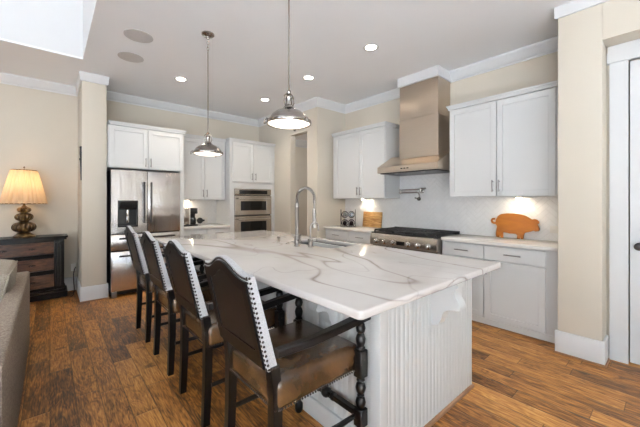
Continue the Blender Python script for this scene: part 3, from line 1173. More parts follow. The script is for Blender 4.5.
obj('valve', B().lathe([(0.026, 0), (0.026, -0.02), (0.02, -0.03), (0.0, -0.03)], (-0.09, 0.0, -0.115), 16, 'x').tube([(-0.09, 0, -0.115), (-0.09, 0.07, -0.10)], 0.009, 10), 'darkgrey', t)

# ------------------------------------------------------------------ things on the range wall counters
PIG = [(1.407, 0.923), (1.414, 0.96), (1.407, 1.006), (1.4, 1.051), (1.416, 1.072), (1.441, 1.074), (1.464, 1.088), (1.472, 1.118), (1.458, 1.143), (1.433, 1.147), (1.422, 1.129), (1.436, 1.122), (1.45, 1.125), (1.453, 1.11), (1.441, 1.095), (1.419, 1.099), (1.411, 1.136), (1.394, 1.169), (1.362, 1.194), (1.306, 1.204), (1.228, 1.204), (1.165, 1.197), (1.116, 1.185), (1.079, 1.164), (1.05, 1.143), (1.025, 1.149), (1.002, 1.145), (0.981, 1.121), (0.983, 1.102), (0.997, 1.093), (0.983, 1.066), (0.974, 1.042), (0.979, 1.023), (1.009, 1.013), (1.032, 1.022), (1.056, 1.009), (1.091, 0.998), (1.116, 0.988), (1.123, 0.962), (1.128, 0.918), (1.15, 0.918), (1.157, 0.95), (1.162, 0.918), (1.192, 0.918), (1.187, 0.957), (1.202, 0.972), (1.266, 0.973), (1.332, 0.983), (1.338, 0.956), (1.332, 0.918), (1.359, 0.918), (1.367, 0.954), (1.375, 0.918)]
b = B().prism(PIG, 'x', 4.012, 4.030)
for v in b.m.verts:       # leans back against the tile
    v.co.x += (v.co.z - 0.918) * 0.06 - 0.004
    v.co.z -= 0.0035
tag(obj('pig_board', b, 'pigwood', smooth=20), 'honey-coloured wooden pig cutout leaning on the tile', 'wooden pig')
o = thing('outlet_plate', 'white outlet plate right of the wooden pig', 'outlet', (XR - 0.006, 0.83, 1.04), 0)
obj('plate', B().box(-0.007, 0.0, -0.06, 0.06, -0.037, 0.037, 0.002), 'outlet', o)
obj('socket', B().box(-0.010, -0.006, -0.04, -0.008, -0.016, 0.016, 0.002).box(-0.010, -0.006, 0.008, 0.04, -0.016, 0.016, 0.002), 'outlet', o)
b = B().box(3.982, 4.002, 3.093, 3.484, 0.9145, 1.165, 0.006)
for v in b.m.verts:
    v.co.x += (v.co.z - 0.914) * 0.11
tag(obj('cutting_board', b, 'board'), 'wooden cutting board with dark grain leaning left of the range', 'cutting board')
# wine rack with bottles lying in it, necks towards the room
t = thing('wine_rack', 'small dark wire wine rack on the counter beside the cutting board', 'wine rack', (3.78, 3.62, 0.914), R(43))
spots = [(-0.055, 0.066), (0.055, 0.066), (-0.055, 0.205), (0.055, 0.205)]
for x in (-0.09, 0.07):
    b = B()
    for y, z in spots:
        b.tube([(x, y + 0.052 * math.cos(a * PI / 10), z + 0.052 * math.sin(a * PI / 10)) for a in range(21)], 0.004, 6, cap=False)
    for y in (-0.12, 0.12):
        b.tube([(x, y, 0.0), (x, y, 0.29)], 0.004, 6)
    b.tube([(x, -0.12, 0.004), (x, 0.12, 0.004)], 0.004, 6)
    obj('ring_frame', b, 'iron', t)
b = B()
for y in (-0.12, 0.12):
    for z in (0.006, 0.285):
        b.tube([(-0.09, y, z), (0.07, y, z)], 0.004, 6)
obj('rail', b, 'iron', t)
for (y, z), lab in zip(spots, ('dark wine bottle at the lower right of the wine rack', 'dark wine bottle at the lower left of the wine rack', 'dark wine bottle at the upper right of the wine rack', 'dark wine bottle at the upper left of the wine rack')):
    bt = thing('wine_bottle', lab, 'bottle', (3.78 - y * math.sin(R(43)), 3.62 + y * math.cos(R(43)), 0.914 + z), R(43), 'bottles in the wine rack')
    obj('glass', B().lathe([(0, -0.10), (0.036, -0.10), (0.038, -0.09), (0.038, 0.08), (0.03, 0.105), (0.0145, 0.13), (0.0145, 0.155)], (0, 0, 0), 20, 'x'), 'bottle', bt)
    obj('capsule', B().lathe([(0.0155, 0.15), (0.0165, 0.19), (0, 0.19)], (0, 0, 0), 14, 'x'), 'black', bt)


def puck(loc, label):
    t = thing('under_cabinet_light', label, 'light', loc)
    obj('housing', B().lathe([(0.034, 0.0), (0.036, -0.004), (0.036, -0.012), (0.028, -0.014)], (0, 0, 0), 18), 'nickel', t)
    obj('lens', B().lathe([(0.027, -0.012), (0.024, -0.016), (0, -0.017)], (0, 0, 0), 16), 'glow_warm', t)
    return t


puck((3.93, 1.15, 1.394), 'small round light under the right wall cabinet above the pig')
puck((3.93, 3.42, 1.384), 'small round light under the left wall cabinet above the cutting board')
puck((1.86, 5.76, 1.364), 'small round light under the wall cabinet above the coffee machine')

# ------------------------------------------------------------------ island
IX0, IX1, IY0, IY1 = 0.908, 2.395, 0.803, 4.02
BX0, BX1, BY0, BY1 = 1.245, 2.300, 0.972, 3.90
t = thing('kitchen_island', 'white beadboard kitchen island base with scrolled corbels', 'island', (1.77, 2.43, 0), 0)
SX0, SX1, SY0, SY1 = 1.925, 2.325, 2.06, 2.74
b = B()
b.box(BX0 + 0.02, SX0 - 0.02, BY0 + 0.02, BY1 - 0.02, 0.0, 0.874)
b.box(SX0 - 0.02, BX1 - 0.02, BY0 + 0.02, SY0 - 0.02, 0.0, 0.874)
b.box(SX0 - 0.02, BX1 - 0.02, SY1 + 0.02, BY1 - 0.02, 0.0, 0.874)
b.box(SX0 - 0.02, BX1 - 0.02, SY0 - 0.02, SY1 + 0.02, 0.0, 0.60)
obj('body', b, 'cabinet', t, world=True)


def beadboard(axis, at, u0, u1, z0, z1, outward, pitch=0.041):
    """flat boards with narrow V grooves, a thin panel facing outward"""
    b = B()
    n = max(1, round((u1 - u0) / pitch))
    p = (u1 - u0) / n
    pts = []
    for i in range(n):
        s = u0 + i * p
        pts += [(s, -0.003), (s + 0.004, 0.0), (s + 0.010, -0.002), (s + 0.014, 0.0), (s + p - 0.004, 0.0)]
    pts.append((u1, -0.003))
    poly = [(u, at + outward * d) for u, d in pts] + [(u1, at - outward * 0.02), (u0, at - outward * 0.02)]
    if axis == 'x':
        poly = [(q, u) for u, q in poly]
    b.prism(poly, 'z', z0, z1)
    return b


obj('beadboard_panel', beadboard('y', BY0, BX0 + 0.06, BX1 - 0.025, 0.02, 0.874, -1), 'cabinet', t, world=True, smooth=10)
obj('beadboard_panel', beadboard('x', BX0, BY0 + 0.06, BY1 - 0.02, 0.11, 0.874, -1), 'cabinet', t, world=True, smooth=10)
obj('corner_post', B().box(BX0 - 0.004, BX0 + 0.062, BY0 - 0.004, BY0 + 0.062, 0, 0.874, 0.003), 'cabinet', t, world=True)
obj('edge_stile', B().box(BX1 - 0.026, BX1, BY0 - 0.003, BY0 + 0.05, 0.0, 0.874, 0.002), 'cabinet', t, world=True)
obj('side_panel', B().box(BX1 - 0.025, BX1, BY0 + 0.05, BY1, 0.0, 0.874, 0.002), 'cabinet', t, world=True)
obj('baseboard', B().box(BX0 - 0.016, BX0 + 0.01, BY0 + 0.06, BY1, 0, 0.115, 0.004), 'cabinet', t, world=True)
obj('shoe_moulding', B().box(BX0 + 0.05, BX1 + 0.012, BY0 - 0.016, BY0 + 0.004, 0, 0.022, 0.004).box(BX1 - 0.01, BX1 + 0.012, BY0, BY1, 0, 0.022, 0.004), 'shoe', t, world=True)
# corbel outline: s = distance from the wall face, z downwards from the worktop
CORB = [(0, 0), (0.165, 0), (0.165, -0.022), (0.150, -0.03), (0.142, -0.055), (0.150, -0.085), (0.166, -0.110), (0.176, -0.135), (0.172, -0.150), (0.155, -0.156),
        (0.125, -0.158), (0.098, -0.165), (0.078, -0.182), (0.068, -0.205), (0.066, -0.225), (0.054, -0.24), (0.045, -0.262), (0.022, -0.275), (0, -0.278)]


def corbel(kind, c, w=0.075, k=1.0):
    b = B()
    if kind == 'y':
        b.prism([(BY0 + 0.002 - s * k, 0.873 + z * k) for s, z in CORB], 'x', c, c + w)
    else:
        b.prism([(BX0 + 0.002 - s * k, 0.873 + z * k) for s, z in CORB], 'y', c, c + w)
    obj('corbel', b, 'cabinet', t, world=True, smooth=40)


corbel('y', 1.742)
corbel('x', 1.285, 0.075, 0.88)
corbel('x', 2.44, 0.075, 0.88)
corbel('x', 3.60, 0.075, 0.88)

# worktop with a cut-out for the sink
b = B()
xs = [IX0, SX0, SX1, IX1]
ys = [IY0, SY0, SY1, IY1]
vt = {}
for i, x in enumerate(xs):
    for j, y in enumerate(ys):
        vt[i, j] = b.m.verts.new((x, y, 0.876))
for i in range(3):
    for j in range(3):
        if (i, j) != (1, 1):
            b.m.faces.new((vt[i, j], vt[i + 1, j], vt[i + 1, j + 1], vt[i, j + 1]))
r = bmesh.ops.extrude_face_region(b.m, geom=b.m.faces[:])
bmesh.ops.translate(b.m, verts=[e for e in r['geom'] if isinstance(e, bmesh.types.BMVert)], vec=(0, 0, 0.038))
bmesh.ops.recalc_face_normals(b.m, faces=b.m.faces)
# rounded vertical corners and eased edges
es = [e for e in b.m.edges if abs(e.verts[0].co.z - e.verts[1].co.z) > 0.01 and e.verts[0].co.x in (e.verts[1].co.x,) and
      min(abs(e.verts[0].co.x - IX0), abs(e.verts[0].co.x - IX1)) < 1e-4 and min(abs(e.verts[0].co.y - IY0), abs(e.verts[0].co.y - IY1)) < 1e-4]
bmesh.ops.bevel(b.m, geom=es, offset=0.025, segments=4, affect='EDGES', profile=0.5)
es = [e for e in b.m.edges if len(e.link_faces) == 2 and e.calc_face_angle(0) > 1.2 and abs(e.verts[0].co.z - e.verts[1].co.z) < 1e-4]
bmesh.ops.bevel(b.m, geom=es, offset=0.010, segments=3, affect='EDGES', profile=0.5)
tag(obj('island_worktop', b, 'marble'), 'large white quartz island worktop with grey brown veins', 'countertop')

t = thing('sink', 'stainless undermount sink set in the island worktop', 'sink', ((SX0 + SX1) / 2, (SY0 + SY1) / 2, 0.66), 0)
b = B()
b.box(SX0 - 0.006, SX0 + 0.001, SY0 - 0.006, SY1 + 0.006, 0.66, 0.8755)
b.box(SX1 - 0.001, SX1 + 0.006, SY0 - 0.006, SY1 + 0.006, 0.66, 0.8755)
b.box(SX0, SX1, SY0 - 0.006, SY0 + 0.001, 0.66, 0.8755)
b.box(SX0, SX1, SY1 - 0.001, SY1 + 0.006, 0.66, 0.8755)
b.box(SX0 - 0.006, SX1 + 0.006, SY0 - 0.006, SY1 + 0.006, 0.652, 0.66)
obj('basin', b, 'sinksteel', t, world=True)
obj('drain', B().lathe([(0.045, 0.660), (0.045, 0.664), (0.03, 0.662), (0, 0.662)], ((SX0 + SX1) / 2, (SY0 + SY1) / 2, 0), 20), 'chrome', t, world=True)

# tall pull-down faucet; the arch reaches over the sink towards +x and the camera
t = thing('kitchen_faucet', 'tall brushed nickel faucet with coiled spring arch over the sink', 'faucet', (1.785, 2.385, 0.914), R(-8))
obj('base', B().lathe([(0.034, 0), (0.034, 0.008), (0.025, 0.014), (0.025, 0.10), (0.021, 0.105)], (0, 0, 0), 20), 'nickel', t)
obj('stem', B().lathe([(0.0185, 0.10), (0.0185, 0.36), (0.022, 0.365), (0.022, 0.40), (0.016, 0.41)], (0, 0, 0), 20), 'nickel', t)
arch = []
RA = 0.098
for k in range(0, 25):
    a = PI - PI * 1.06 * k / 24
    arch.append((RA + RA * math.cos(a), 0, 0.45 + RA * math.sin(a) * 1.1))
arch = [(0, 0, 0.40)] + arch
obj('hose', B().tube(arch, 0.010, 10), 'darkgrey', t)
# coil wound around the hose
b = B()
P = [Vector(p) for p in arch]
seg = [0]
for i in range(1, len(P)):
    seg.append(seg[-1] + (P[i] - P[i - 1]).length)
turns, per = 34, 8
pts = []
for k in range(turns * per + 1):
    s = seg[-1] * k / (turns * per)
    i = max(j for j in range(len(seg)) if seg[j] <= s + 1e-9)
    i = min(i, len(P) - 2)
    f = (s - seg[i]) / max(1e-6, seg[i + 1] - seg[i])
    c = P[i].lerp(P[i + 1], f)
    d = (P[i + 1] - P[i]).normalized()
    nx = Vector((0, 1, 0))
    ny = d.cross(nx)
    a = 2 * PI * k / per
    pts.append(c + nx * 0.0145 * math.cos(a) + ny * 0.0145 * math.sin(a))
b.tube(pts, 0.0034, 5)
obj('spring', b, 'nickel', t)
e = arch[-1]
obj('spray_head', B().lathe([(0.013, 0.0), (0.015, -0.015), (0.009, -0.03), (0.009, -0.075), (0.017, -0.085), (0.019, -0.12), (0.019, -0.24), (0.022, -0.25), (0.022, -0.268), (0, -0.268)], (e[0], 0, e[2] + 0.005), 18), 'nickel', t)
obj('lever', B().tube([(0, -0.02, 0.06), (0, -0.055, 0.065)], 0.012, 12).tube([(0, -0.05, 0.065), (0.0, -0.075, 0.12)], 0.006, 10), 'nickel', t)

t = thing('filter_faucet', 'small gooseneck water faucet right of the tall spring faucet', 'faucet', (1.842, 2.252, 0.914), R(-20))
obj('base', B().lathe([(0.026, 0), (0.026, 0.006), (0.019, 0.012), (0.019, 0.055), (0.024, 0.06), (0.024, 0.078), (0.014, 0.085)], (0, 0, 0), 20), 'nickel', t)
pts = [(0, 0, 0.08), (0, 0, 0.175)] + [(0.04 + 0.04 * math.cos(PI - PI * k / 12), 0, 0.185 + 0.045 * math.sin(PI - PI * k / 12)) for k in range(13)] + [(0.08, 0, 0.15)]
obj('spout', B().tube(pts, 0.0085, 12), 'nickel', t)
obj('valve_handle', B().tube([(0, -0.02, 0.066), (0, -0.05, 0.066)], 0.008, 10).tube([(0, 0.02, 0.066), (0, 0.045, 0.066)], 0.012, 10), 'nickel', t)
t = thing('soap_dispenser', 'short brushed nickel soap dispenser pump left of the faucets', 'soap dispenser', (1.805, 2.735, 0.914), R(-30))
obj('base', B().lathe([(0.022, 0), (0.022, 0.006), (0.016, 0.01), (0.016, 0.045), (0.018, 0.048), (0.018, 0.062), (0, 0.064)], (0, 0, 0), 18), 'nickel', t)
obj('spout', B().tube([(0, 0, 0.056), (0.07, 0, 0.056), (0.078, 0, 0.05)], 0.006, 10), 'nickel', t)
t = thing('air_switch', 'low round metal button between soap dispenser and faucet', 'button', (1.812, 2.575, 0.914))
obj('ring', B().lathe([(0.024, 0), (0.024, 0.006), (0.018, 0.008)], (0, 0, 0), 18), 'nickel', t)
obj('button', B().lathe([(0.015, 0.006), (0.015, 0.014), (0, 0.015)], (0, 0, 0), 16), 'chrome', t)

# ------------------------------------------------------------------ counter stools
def lean(z):
    """x of the rear face of the back at height z"""
    return -0.265 - max(0.0, z - 0.52) * 0.228


HB = 0.232     # half width of the back
ZB0, ZS, ZT = 0.645, 1.046, 1.102


def top_z(y, inset=0.0):
    k = min(1.0, abs(y) / (HB - inset))
    u = min(1.0, k / 0.86)
    return ZS + (ZT - ZS) * 0.5 * (1 + math.cos(PI * u)) - inset


def back_slab(x_off0, x_off1, inset, zb, n=28):
    """slab that follows the camel outline between two depths behind/ahead of the rear face"""
    b = B()
    ys = [-(HB - inset) + 2 * (HB - inset) * i / n for i in range(n + 1)]
    outline = [(y, top_z(y, inset)) for y in ys]
    poly = [(ys[0], zb)] + outline + [(ys[-1], zb)]
    va = [b.m.verts.new((lean(z) + x_off0, y, z)) for y, z in poly]
    vb = [b.m.verts.new((lean(z) + x_off1 * (1 - 0.9 * max(0.0, z - ZB0)), y, z)) for y, z in poly]      # thinner towards the top
    k = len(poly)
    b.m.faces.new(va)
    b.m.faces.new(list(reversed(vb)))
    for i in range(k):
        b.m.faces.new((va[i], vb[i], vb[(i + 1) % k], va[(i + 1) % k]))
    return b


def ring_slab(x0, x1, in0, in1, zb0, zb1, n=28):
    """frame between two insets of the outline, with depth"""
    b = B()
    def loop(inset, zb):
        ys = [-(HB - inset) + 2 * (HB - inset) * i / n for i in range(n + 1)]
        return [(ys[0], zb)] + [(y, top_z(y, inset)) for y in ys] + [(ys[-1], zb)]
    A, C = loop(in0, zb0), loop(in1, zb1)
    k = len(A)
    V = [[b.m.verts.new((lean(z) + x, y, z)) for y, z in L_] for x, L_ in ((x0, A), (x0, C), (x1, A), (x1, C))]
    for i in range(k):
        j = (i + 1) % k
        b.m.faces.new((V[0][i], V[0][j], V[1][j], V[1][i]))
        b.m.faces.new((V[2][i], V[3][i], V[3][j], V[2][j]))
        b.m.faces.new((V[0][i], V[2][i], V[2][j], V[0][j]))
        b.m.faces.new((V[1][i], V[1][j], V[3][j], V[3][i]))
    return b


def make_stool(label, loc):
    t = thing('counter_stool', label, 'stool', loc, 0, 'counter stools along the island')
    # seat
    b = B().box(-0.262, 0.262, -0.245, 0.245, 0.462, 0.600, 0.035, 4)
    for v in b.m.verts:
        if v.co.z > 0.56:
            v.co.z += 0.022 * max(0, 1 - (v.co.x / 0.27) ** 2) * max(0, 1 - (v.co.y / 0.25) ** 2)
    st = obj('seat', b, 'leather', t, smooth=60)
    b = B()
    n = 34
    for i in range(n):
        f = -0.235 + 0.47 * i / (n - 1)
        b.sphere((f * 1.06, -0.246, 0.476), 0.0052, 6, 4)
        b.sphere((f * 1.06, 0.246, 0.476), 0.0052, 6, 4)
        b.sphere((-0.263, f, 0.476), 0.0052, 6, 4)
        b.sphere((0.263, f, 0.476), 0.0052, 6, 4)
    obj('nailhead_trim', b, 'nail', st)
    # back
    bk = obj('backrest', back_slab(0.0, 0.046, 0.0, ZB0), 'linen', t, label='grey linen wrapped backrest', smooth=40)
    obj('back_frame', ring_slab(-0.010, 0.004, 0.020, 0.062, ZB0 + 0.004, ZB0 + 0.075), 'blackwood2', bk, smooth=40)
    obj('back_panel', back_slab(-0.003, 0.004, 0.058, ZB0 + 0.06), 'leather_dark', bk, label='dark leather panel on the rear', smooth=40)
    b = B()
    n = 44
    pts = []
    for s in (-1, 1):
        for i in range(20):
            z = ZB0 + 0.008 + (ZS - ZB0 - 0.012) * i / 19
            b.sphere((lean(z) + 0.004, s * (HB + 0.001), z), 0.0056, 6, 4)
            b.sphere((lean(z) - 0.001, s * (HB - 0.011), z), 0.0056, 6, 4)
    for i in range(n):
        y = -(HB - 0.012) + 2 * (HB - 0.012) * i / (n - 1)
        z = top_z(y, 0.010)
        b.sphere((lean(z) - 0.001, y, z), 0.0056, 6, 4)
    for s in (-1, 1):
        for i in range(6):
            b.sphere((lean(ZB0) + 0.008 + 0.007 * i, s * (HB + 0.001), ZB0 + 0.008), 0.0052, 6, 4)
    obj('nailhead_trim', b, 'nail', bk)
    # rear legs run up behind the seat into the back
    for s in (-1, 1):
        y = s * 0.212
        b = B()
        prof = [(-0.262, 0.0, 0.040), (-0.250, 0.30, 0.044), (-0.248, 0.50, 0.046), (lean(0.56) + 0.022, 0.57, 0.046), (lean(0.66) + 0.034, 0.66, 0.044)]
        prev = None
        for x, z, w in prof:
            q = [b.m.verts.new((x + dx * w / 2, y + dy * w / 2, z)) for dx, dy in ((-1, -1), (1, -1), (1, 1), (-1, 1))]
            if prev:
                for k in range(4):
                    b.m.faces.new((prev[k], prev[(k + 1) % 4], q[(k + 1) % 4], q[k]))
            else:
                b.m.faces.new(list(reversed(q)))
            prev = q
        b.m.faces.new(prev)
        obj('leg', b, 'blackwood', t, smooth=20)
    # turned front legs with the arm post above
    for s in (-1, 1):
        y = s * 0.262
        b = B()
        b.box(0.236 - 0.027, 0.236 + 0.027, y - 0.027, y + 0.027, 0.445, 0.585, 0.004, 1)
        b.box(0.236 - 0.027, 0.236 + 0.027, y - 0.027, y + 0.027, 0.195, 0.285, 0.004, 1)
        b.lathe([(0.016, 0.285), (0.023, 0.295), (0.027, 0.315), (0.022, 0.335), (0.014, 0.342), (0.019, 0.35), (0.014, 0.357), (0.022, 0.368), (0.027, 0.39), (0.022, 0.41), (0.014, 0.418), (0.022, 0.428), (0.018, 0.445)], (0.236, y, 0), 14)
        b.lathe([(0.020, 0.0), (0.026, 0.02), (0.026, 0.05), (0.016, 0.065), (0.014, 0.08), (0.022, 0.095), (0.026, 0.12), (0.022, 0.145), (0.015, 0.155), (0.022, 0.175), (0.017, 0.195)], (0.236, y, 0), 14)
        b.lathe([(0.017, 0.585), (0.024, 0.594), (0.018, 0.602), (0.024, 0.622), (0.026, 0.64), (0.020, 0.66), (0.014, 0.668), (0.022, 0.676), (0.026, 0.695), (0.021, 0.715), (0.014, 0.722), (0.019, 0.735)], (0.236, y, 0), 14)
        obj('leg', b, 'blackwood', t, label='turned front leg', smooth=40)
        # arm
        b = B()
        pts = [(lean(0.72) + 0.055, s * 0.232, 0.712), (-0.10, s * 0.258, 0.722), (0.08, s * 0.268, 0.738), (0.20, s * 0.268, 0.748), (0.275, s * 0.268, 0.752), (0.298, s * 0.268, 0.742)]
        prev = None
        for k, p in enumerate(pts):
            w = (0.018, 0.022, 0.027, 0.030, 0.030, 0.022)[k]
            h = (0.018, 0.018, 0.017, 0.017, 0.017, 0.012)[k]
            q = [b.m.verts.new((p[0], p[1] + w * dy, p[2] + h * dz)) for dy, dz in ((-1, -0.8), (-0.8, -1), (0.8, -1), (1, -0.8), (1, 0.6), (0.7, 1), (-0.7, 1), (-1, 0.6))]
            if prev:
                for i in range(8):
                    b.m.faces.new((prev[i], prev[(i + 1) % 8], q[(i + 1) % 8], q[i]))
            else:
                b.m.faces.new(list(reversed(q)))
            prev = q
        b.m.faces.new(prev)
        obj('armrest', b, 'blackwood', t, smooth=30)
        obj('stretcher', B().lathe([(0.012, -0.235), (0.014, -0.10), (0.019, 0.0), (0.014, 0.10), (0.012, 0.222)], (0, y * 0.91, 0.24), 10, 'x'), 'blackwood', t)
    b = B()
    b.box(0.219, 0.255, -0.24, 0.24, 0.232, 0.262, 0.004, 1)
    b.sphere((0.236, 0, 0.247), 0.032, 12, 8)
    for s in (-1, 1):
        b.sphere((0.236, s * 0.06, 0.247), 0.024, 10, 6)
    obj('front_stretcher', b, 'blackwood', t, smooth=30)
    return t


SX = 0.966
s0 = make_stool('leather seated counter stool nearest the camera, at the near end of the island', (SX, 1.325, 0))
dup(s0, (SX, 2.070, 0), 'second leather counter stool from the near end of the island')
dup(s0, (SX, 2.790, 0), 'third leather counter stool from the near end of the island')
dup(s0, (SX, 3.530, 0), 'counter stool closest to the refrigerator, farthest in the row')

# ------------------------------------------------------------------ pendant lights
def pendant(label, x, y, zb):
    t = thing('pendant_light', label, 'pendant light', (x, y, zb), 0, 'pendants over the island')
    top = CEIL - zb
    obj('canopy', B().lathe([(0.062, top), (0.062, top - 0.012), (0.05, top - 0.022), (0.018, top - 0.03), (0.014, top - 0.045), (0, top - 0.045)], (0, 0, 0), 24), 'nickel_dark', t)
    b = B()
    z = top - 0.045
    for k in range(5):      # short chain, then the rod
        b.tube([((0.009 * math.cos(a * PI / 6) if k % 2 else 0), (0 if k % 2 else 0.009 * math.cos(a * PI / 6)), z - 0.018 + 0.02 * math.sin(a * PI / 6)) for a in range(13)], 0.0028, 6, cap=False)
        z -= 0.03
    obj('chain', b, 'nickel_dark', t)
    obj('rod', B().tube([(0, 0, z), (0, 0, 0.215)], 0.0055, 8), 'nickel_dark', t)
    b = B()
    b.lathe([(0.010, 0.226), (0.014, 0.218), (0.010, 0.206), (0.018, 0.198)], (0, 0, 0), 16)
    b.lathe([(0.022, 0.188), (0.025, 0.178), (0.020, 0.168), (0.022, 0.128), (0.036, 0.116), (0.040, 0.105)], (0, 0, 0), 20)
    for s in (-1, 1):
        b.tube([(s * 0.010, 0, 0.21), (s * 0.036, 0, 0.188), (s * 0.040, 0, 0.15), (s * 0.028, 0, 0.12)], 0.005, 8)
    obj('socket', b, 'nickel_dark', t)
    sh = obj('shade', B().lathe([(0.040, 0.108), (0.052, 0.098), (0.085, 0.085), (0.115, 0.062), (0.132, 0.036), (0.136, 0.026), (0.150, 0.022), (0.152, 0.008), (0.147, 0.000), (0.140, 0.003), (0.136, 0.018), (0.125, 0.036), (0.10, 0.064), (0.05, 0.085)], (0, 0, 0), 36, caps=False), 'nickel_dark', t, smooth=45)
    for k in range(3):
        b = B()
        a = R(40 + 120 * k)
        c, s = math.cos(a), math.sin(a)
        b.tube([(0.146 * c, 0.146 * s, 0.03), (0.162 * c, 0.162 * s, 0.018), (0.162 * c, 0.162 * s, -0.004)], 0.006, 8)
        b.sphere((0.162 * c, 0.162 * s, 0.0), 0.010, 8, 6)
        obj('clip', b, 'nickel_dark', sh)
    obj('lens', B().lathe([(0.139, 0.006), (0.12, -0.003), (0.08, -0.011), (0.04, -0.015), (0, -0.016)], (0, 0, 0), 32, caps=False), 'glow_soft', t, label='frosted glass lens')
    return t


pendant('larger looking polished nickel pendant, nearer the camera', 1.203, 1.697, 1.855)
pendant('smaller looking polished nickel pendant, farther back near the refrigerator', 1.223, 3.156, 1.825)

# ------------------------------------------------------------------ ceiling cans and speakers
for (x, y), lab in (((1.388, 4.57), 'recessed ceiling light farthest left, near the refrigerator wall'),
                    ((2.739, 4.56), 'recessed ceiling light farthest back, left of the doorway crown'),
                    ((2.707, 3.351), 'recessed ceiling light just right of the nearer pendant rod'),
                    ((2.700, 2.235), 'recessed ceiling light farthest right, near the range hood')):
    t = thing('recessed_light', lab, 'ceiling light', (x, y, CEIL), 0, 'recessed ceiling lights')
    obj('trim_ring', B().lathe([(0.062, -0.001), (0.084, -0.001), (0.086, -0.004), (0.064, -0.007), (0.058, -0.003)], (0, 0, 0), 28, caps=False), 'trim', t)
    obj('lens', B().lathe([(0.061, -0.003), (0, -0.0035)], (0, 0, 0), 24), 'glow', t)
    l = bpy.data.lights.new('can_glow', 'SPOT')
    l.energy = 35
    l.spot_size = R(125)
    l.spot_blend = 0.9
    l.shadow_soft_size = 0.06
    l.color = (1.0, 0.90, 0.76)
    lo = bpy.data.objects.new('can_glow', l)
    lo.location = (x, y, CEIL - 0.02)
    COL.objects.link(lo)
for (x, y), lab in (((0.695, 3.668), 'round grey ceiling speaker nearer the camera'), ((0.727, 4.27), 'round grey ceiling speaker nearer the back wall')):
    t = thing('ceiling_speaker', lab, 'speaker', (x, y, CEIL), 0, 'ceiling speakers')
    obj('grille', B().lathe([(0.125, -0.0005), (0.125, -0.004), (0, -0.006)], (0, 0, 0), 32), 'grille', t)
    obj('rim', B().lathe([(0.125, -0.0005), (0.134, -0.0005), (0.134, -0.005), (0.125, -0.005)], (0, 0, 0), 32, caps=False), 'grille', t)

# unseen lamp added behind the doorway to brighten the hall
t = thing('hall_fill_light', 'unseen ceiling light added to brighten the hall behind the doorway', 'ceiling light', (4.9, 5.4, CEIL))
obj('plate', B().lathe([(0.16, 0), (0.16, -0.02), (0.14, -0.03)], (0, 0, 0), 24), 'nickel', t)
obj('lens', B().lathe([(0.14, -0.02), (0.11, -0.06), (0.05, -0.08), (0, -0.085)], (0, 0, 0), 24), 'glow_hall_fill', t)

# ------------------------------------------------------------------ living room corner
# dresser
DXA, DXB, DYF, DH = -0.80, 0.170, 5.60, 0.86
t = thing('dresser', 'dark carved wood dresser with three drawers under the lamp', 'dresser', ((DXA + DXB) / 2, 5.78, 0), 0)
obj('body', B().box(DXA + 0.02, DXB - 0.02, DYF + 0.04, YLV - 0.02, 0.10, 0.82), 'blackwood2', t, world=True)


def bowed(x0, x1, yf, bow, yb, n=16):
    """outline in plan with a gently bowed front"""
    return [(x0 + (x1 - x0) * i / n, yf - bow * math.sin(PI * i / n)) for i in range(n + 1)] + [(x1, yb), (x0, yb)]


obj('top', B().prism(bowed(DXA - 0.02, DXB + 0.02, DYF - 0.005, 0.05, YLV - 0.02), 'z', 0.835, DH)
    .prism(bowed(DXA - 0.005, DXB + 0.005, DYF + 0.01, 0.045, YLV - 0.02), 'z', 0.81, 0.836), 'blackwood2', t, world=True)
obj('plinth', B().prism(bowed(DXA - 0.01, DXB + 0.015, DYF, 0.04, YLV - 0.02), 'z', 0.015, 0.09)
    .prism(bowed(DXA + 0.01, DXB - 0.005, DYF + 0.015, 0.04, YLV - 0.02), 'z', 0.09, 0.13), 'blackwood2', t, world=True)
fr = B()
for z0, z1 in ((0.13, 0.165), (0.345, 0.40), (0.565, 0.62), (0.785, 0.81)):
    fr.prism(bowed(DXA + 0.13, DXB - 0.13, DYF + 0.02, 0.035, DYF + 0.06), 'z', z0, z1)
obj('rail', fr, 'blackwood2', t, world=True)
for z0, z1 in ((0.168, 0.342), (0.403, 0.562), (0.623, 0.782)):
    d = obj('drawer', B().prism(bowed(DXA + 0.13, DXB - 0.13, DYF + 0.028, 0.035, DYF + 0.06), 'z', z0, z1), 'drawerwood', t, world=True, label='brown figured drawer front')
    b = B()
    for x in (-0.18, -0.45):
        zc = (z0 + z1) / 2
        yk = DYF - 0.012
        b.lathe([(0.016, 0), (0.016, -0.004), (0.006, -0.008), (0.006, -0.018), (0.012, -0.024), (0.010, -0.032), (0, -0.034)], (x, yk + 0.012, zc), 14, 'y')
        b.box(x - 0.035, x + 0.035, yk + 0.008, yk + 0.014, zc - 0.006, zc + 0.010, 0.003)
    obj('pull', b, 'nail', d, world=True)
for x in (DXA + 0.08, DXB - 0.08):
    b = B().box(x - 0.05, x + 0.05, DYF + 0.015, DYF + 0.07, 0.13, 0.81, 0.004)
    for dx in (-0.028, 0, 0.028):
        b.tube([(x + dx, DYF + 0.014, 0.17), (x + dx, DYF + 0.014, 0.77)], 0.009, 8)
    obj('pilaster', b, 'blackwood2', t, world=True)
for x in (DXA + 0.09, DXB - 0.09):
    obj('foot', B().lathe([(0.035, 0.0), (0.045, 0.008), (0.04, 0.016)], (x, DYF + 0.06, 0), 16), 'blackwood2', t, world=True)

# table lamp
LX, LY = -0.262, 5.74
t = thing('table_lamp', 'lit table lamp with stacked bronze gourd base and pleated shade', 'lamp', (LX, LY, DH), 0)
obj('base', B().lathe([(0.0, 0), (0.115, 0.0), (0.118, 0.012), (0.10, 0.03), (0.075, 0.05), (0.06, 0.06), (0.05, 0.066)], (0, 0, 0), 32), 'gourd', t)


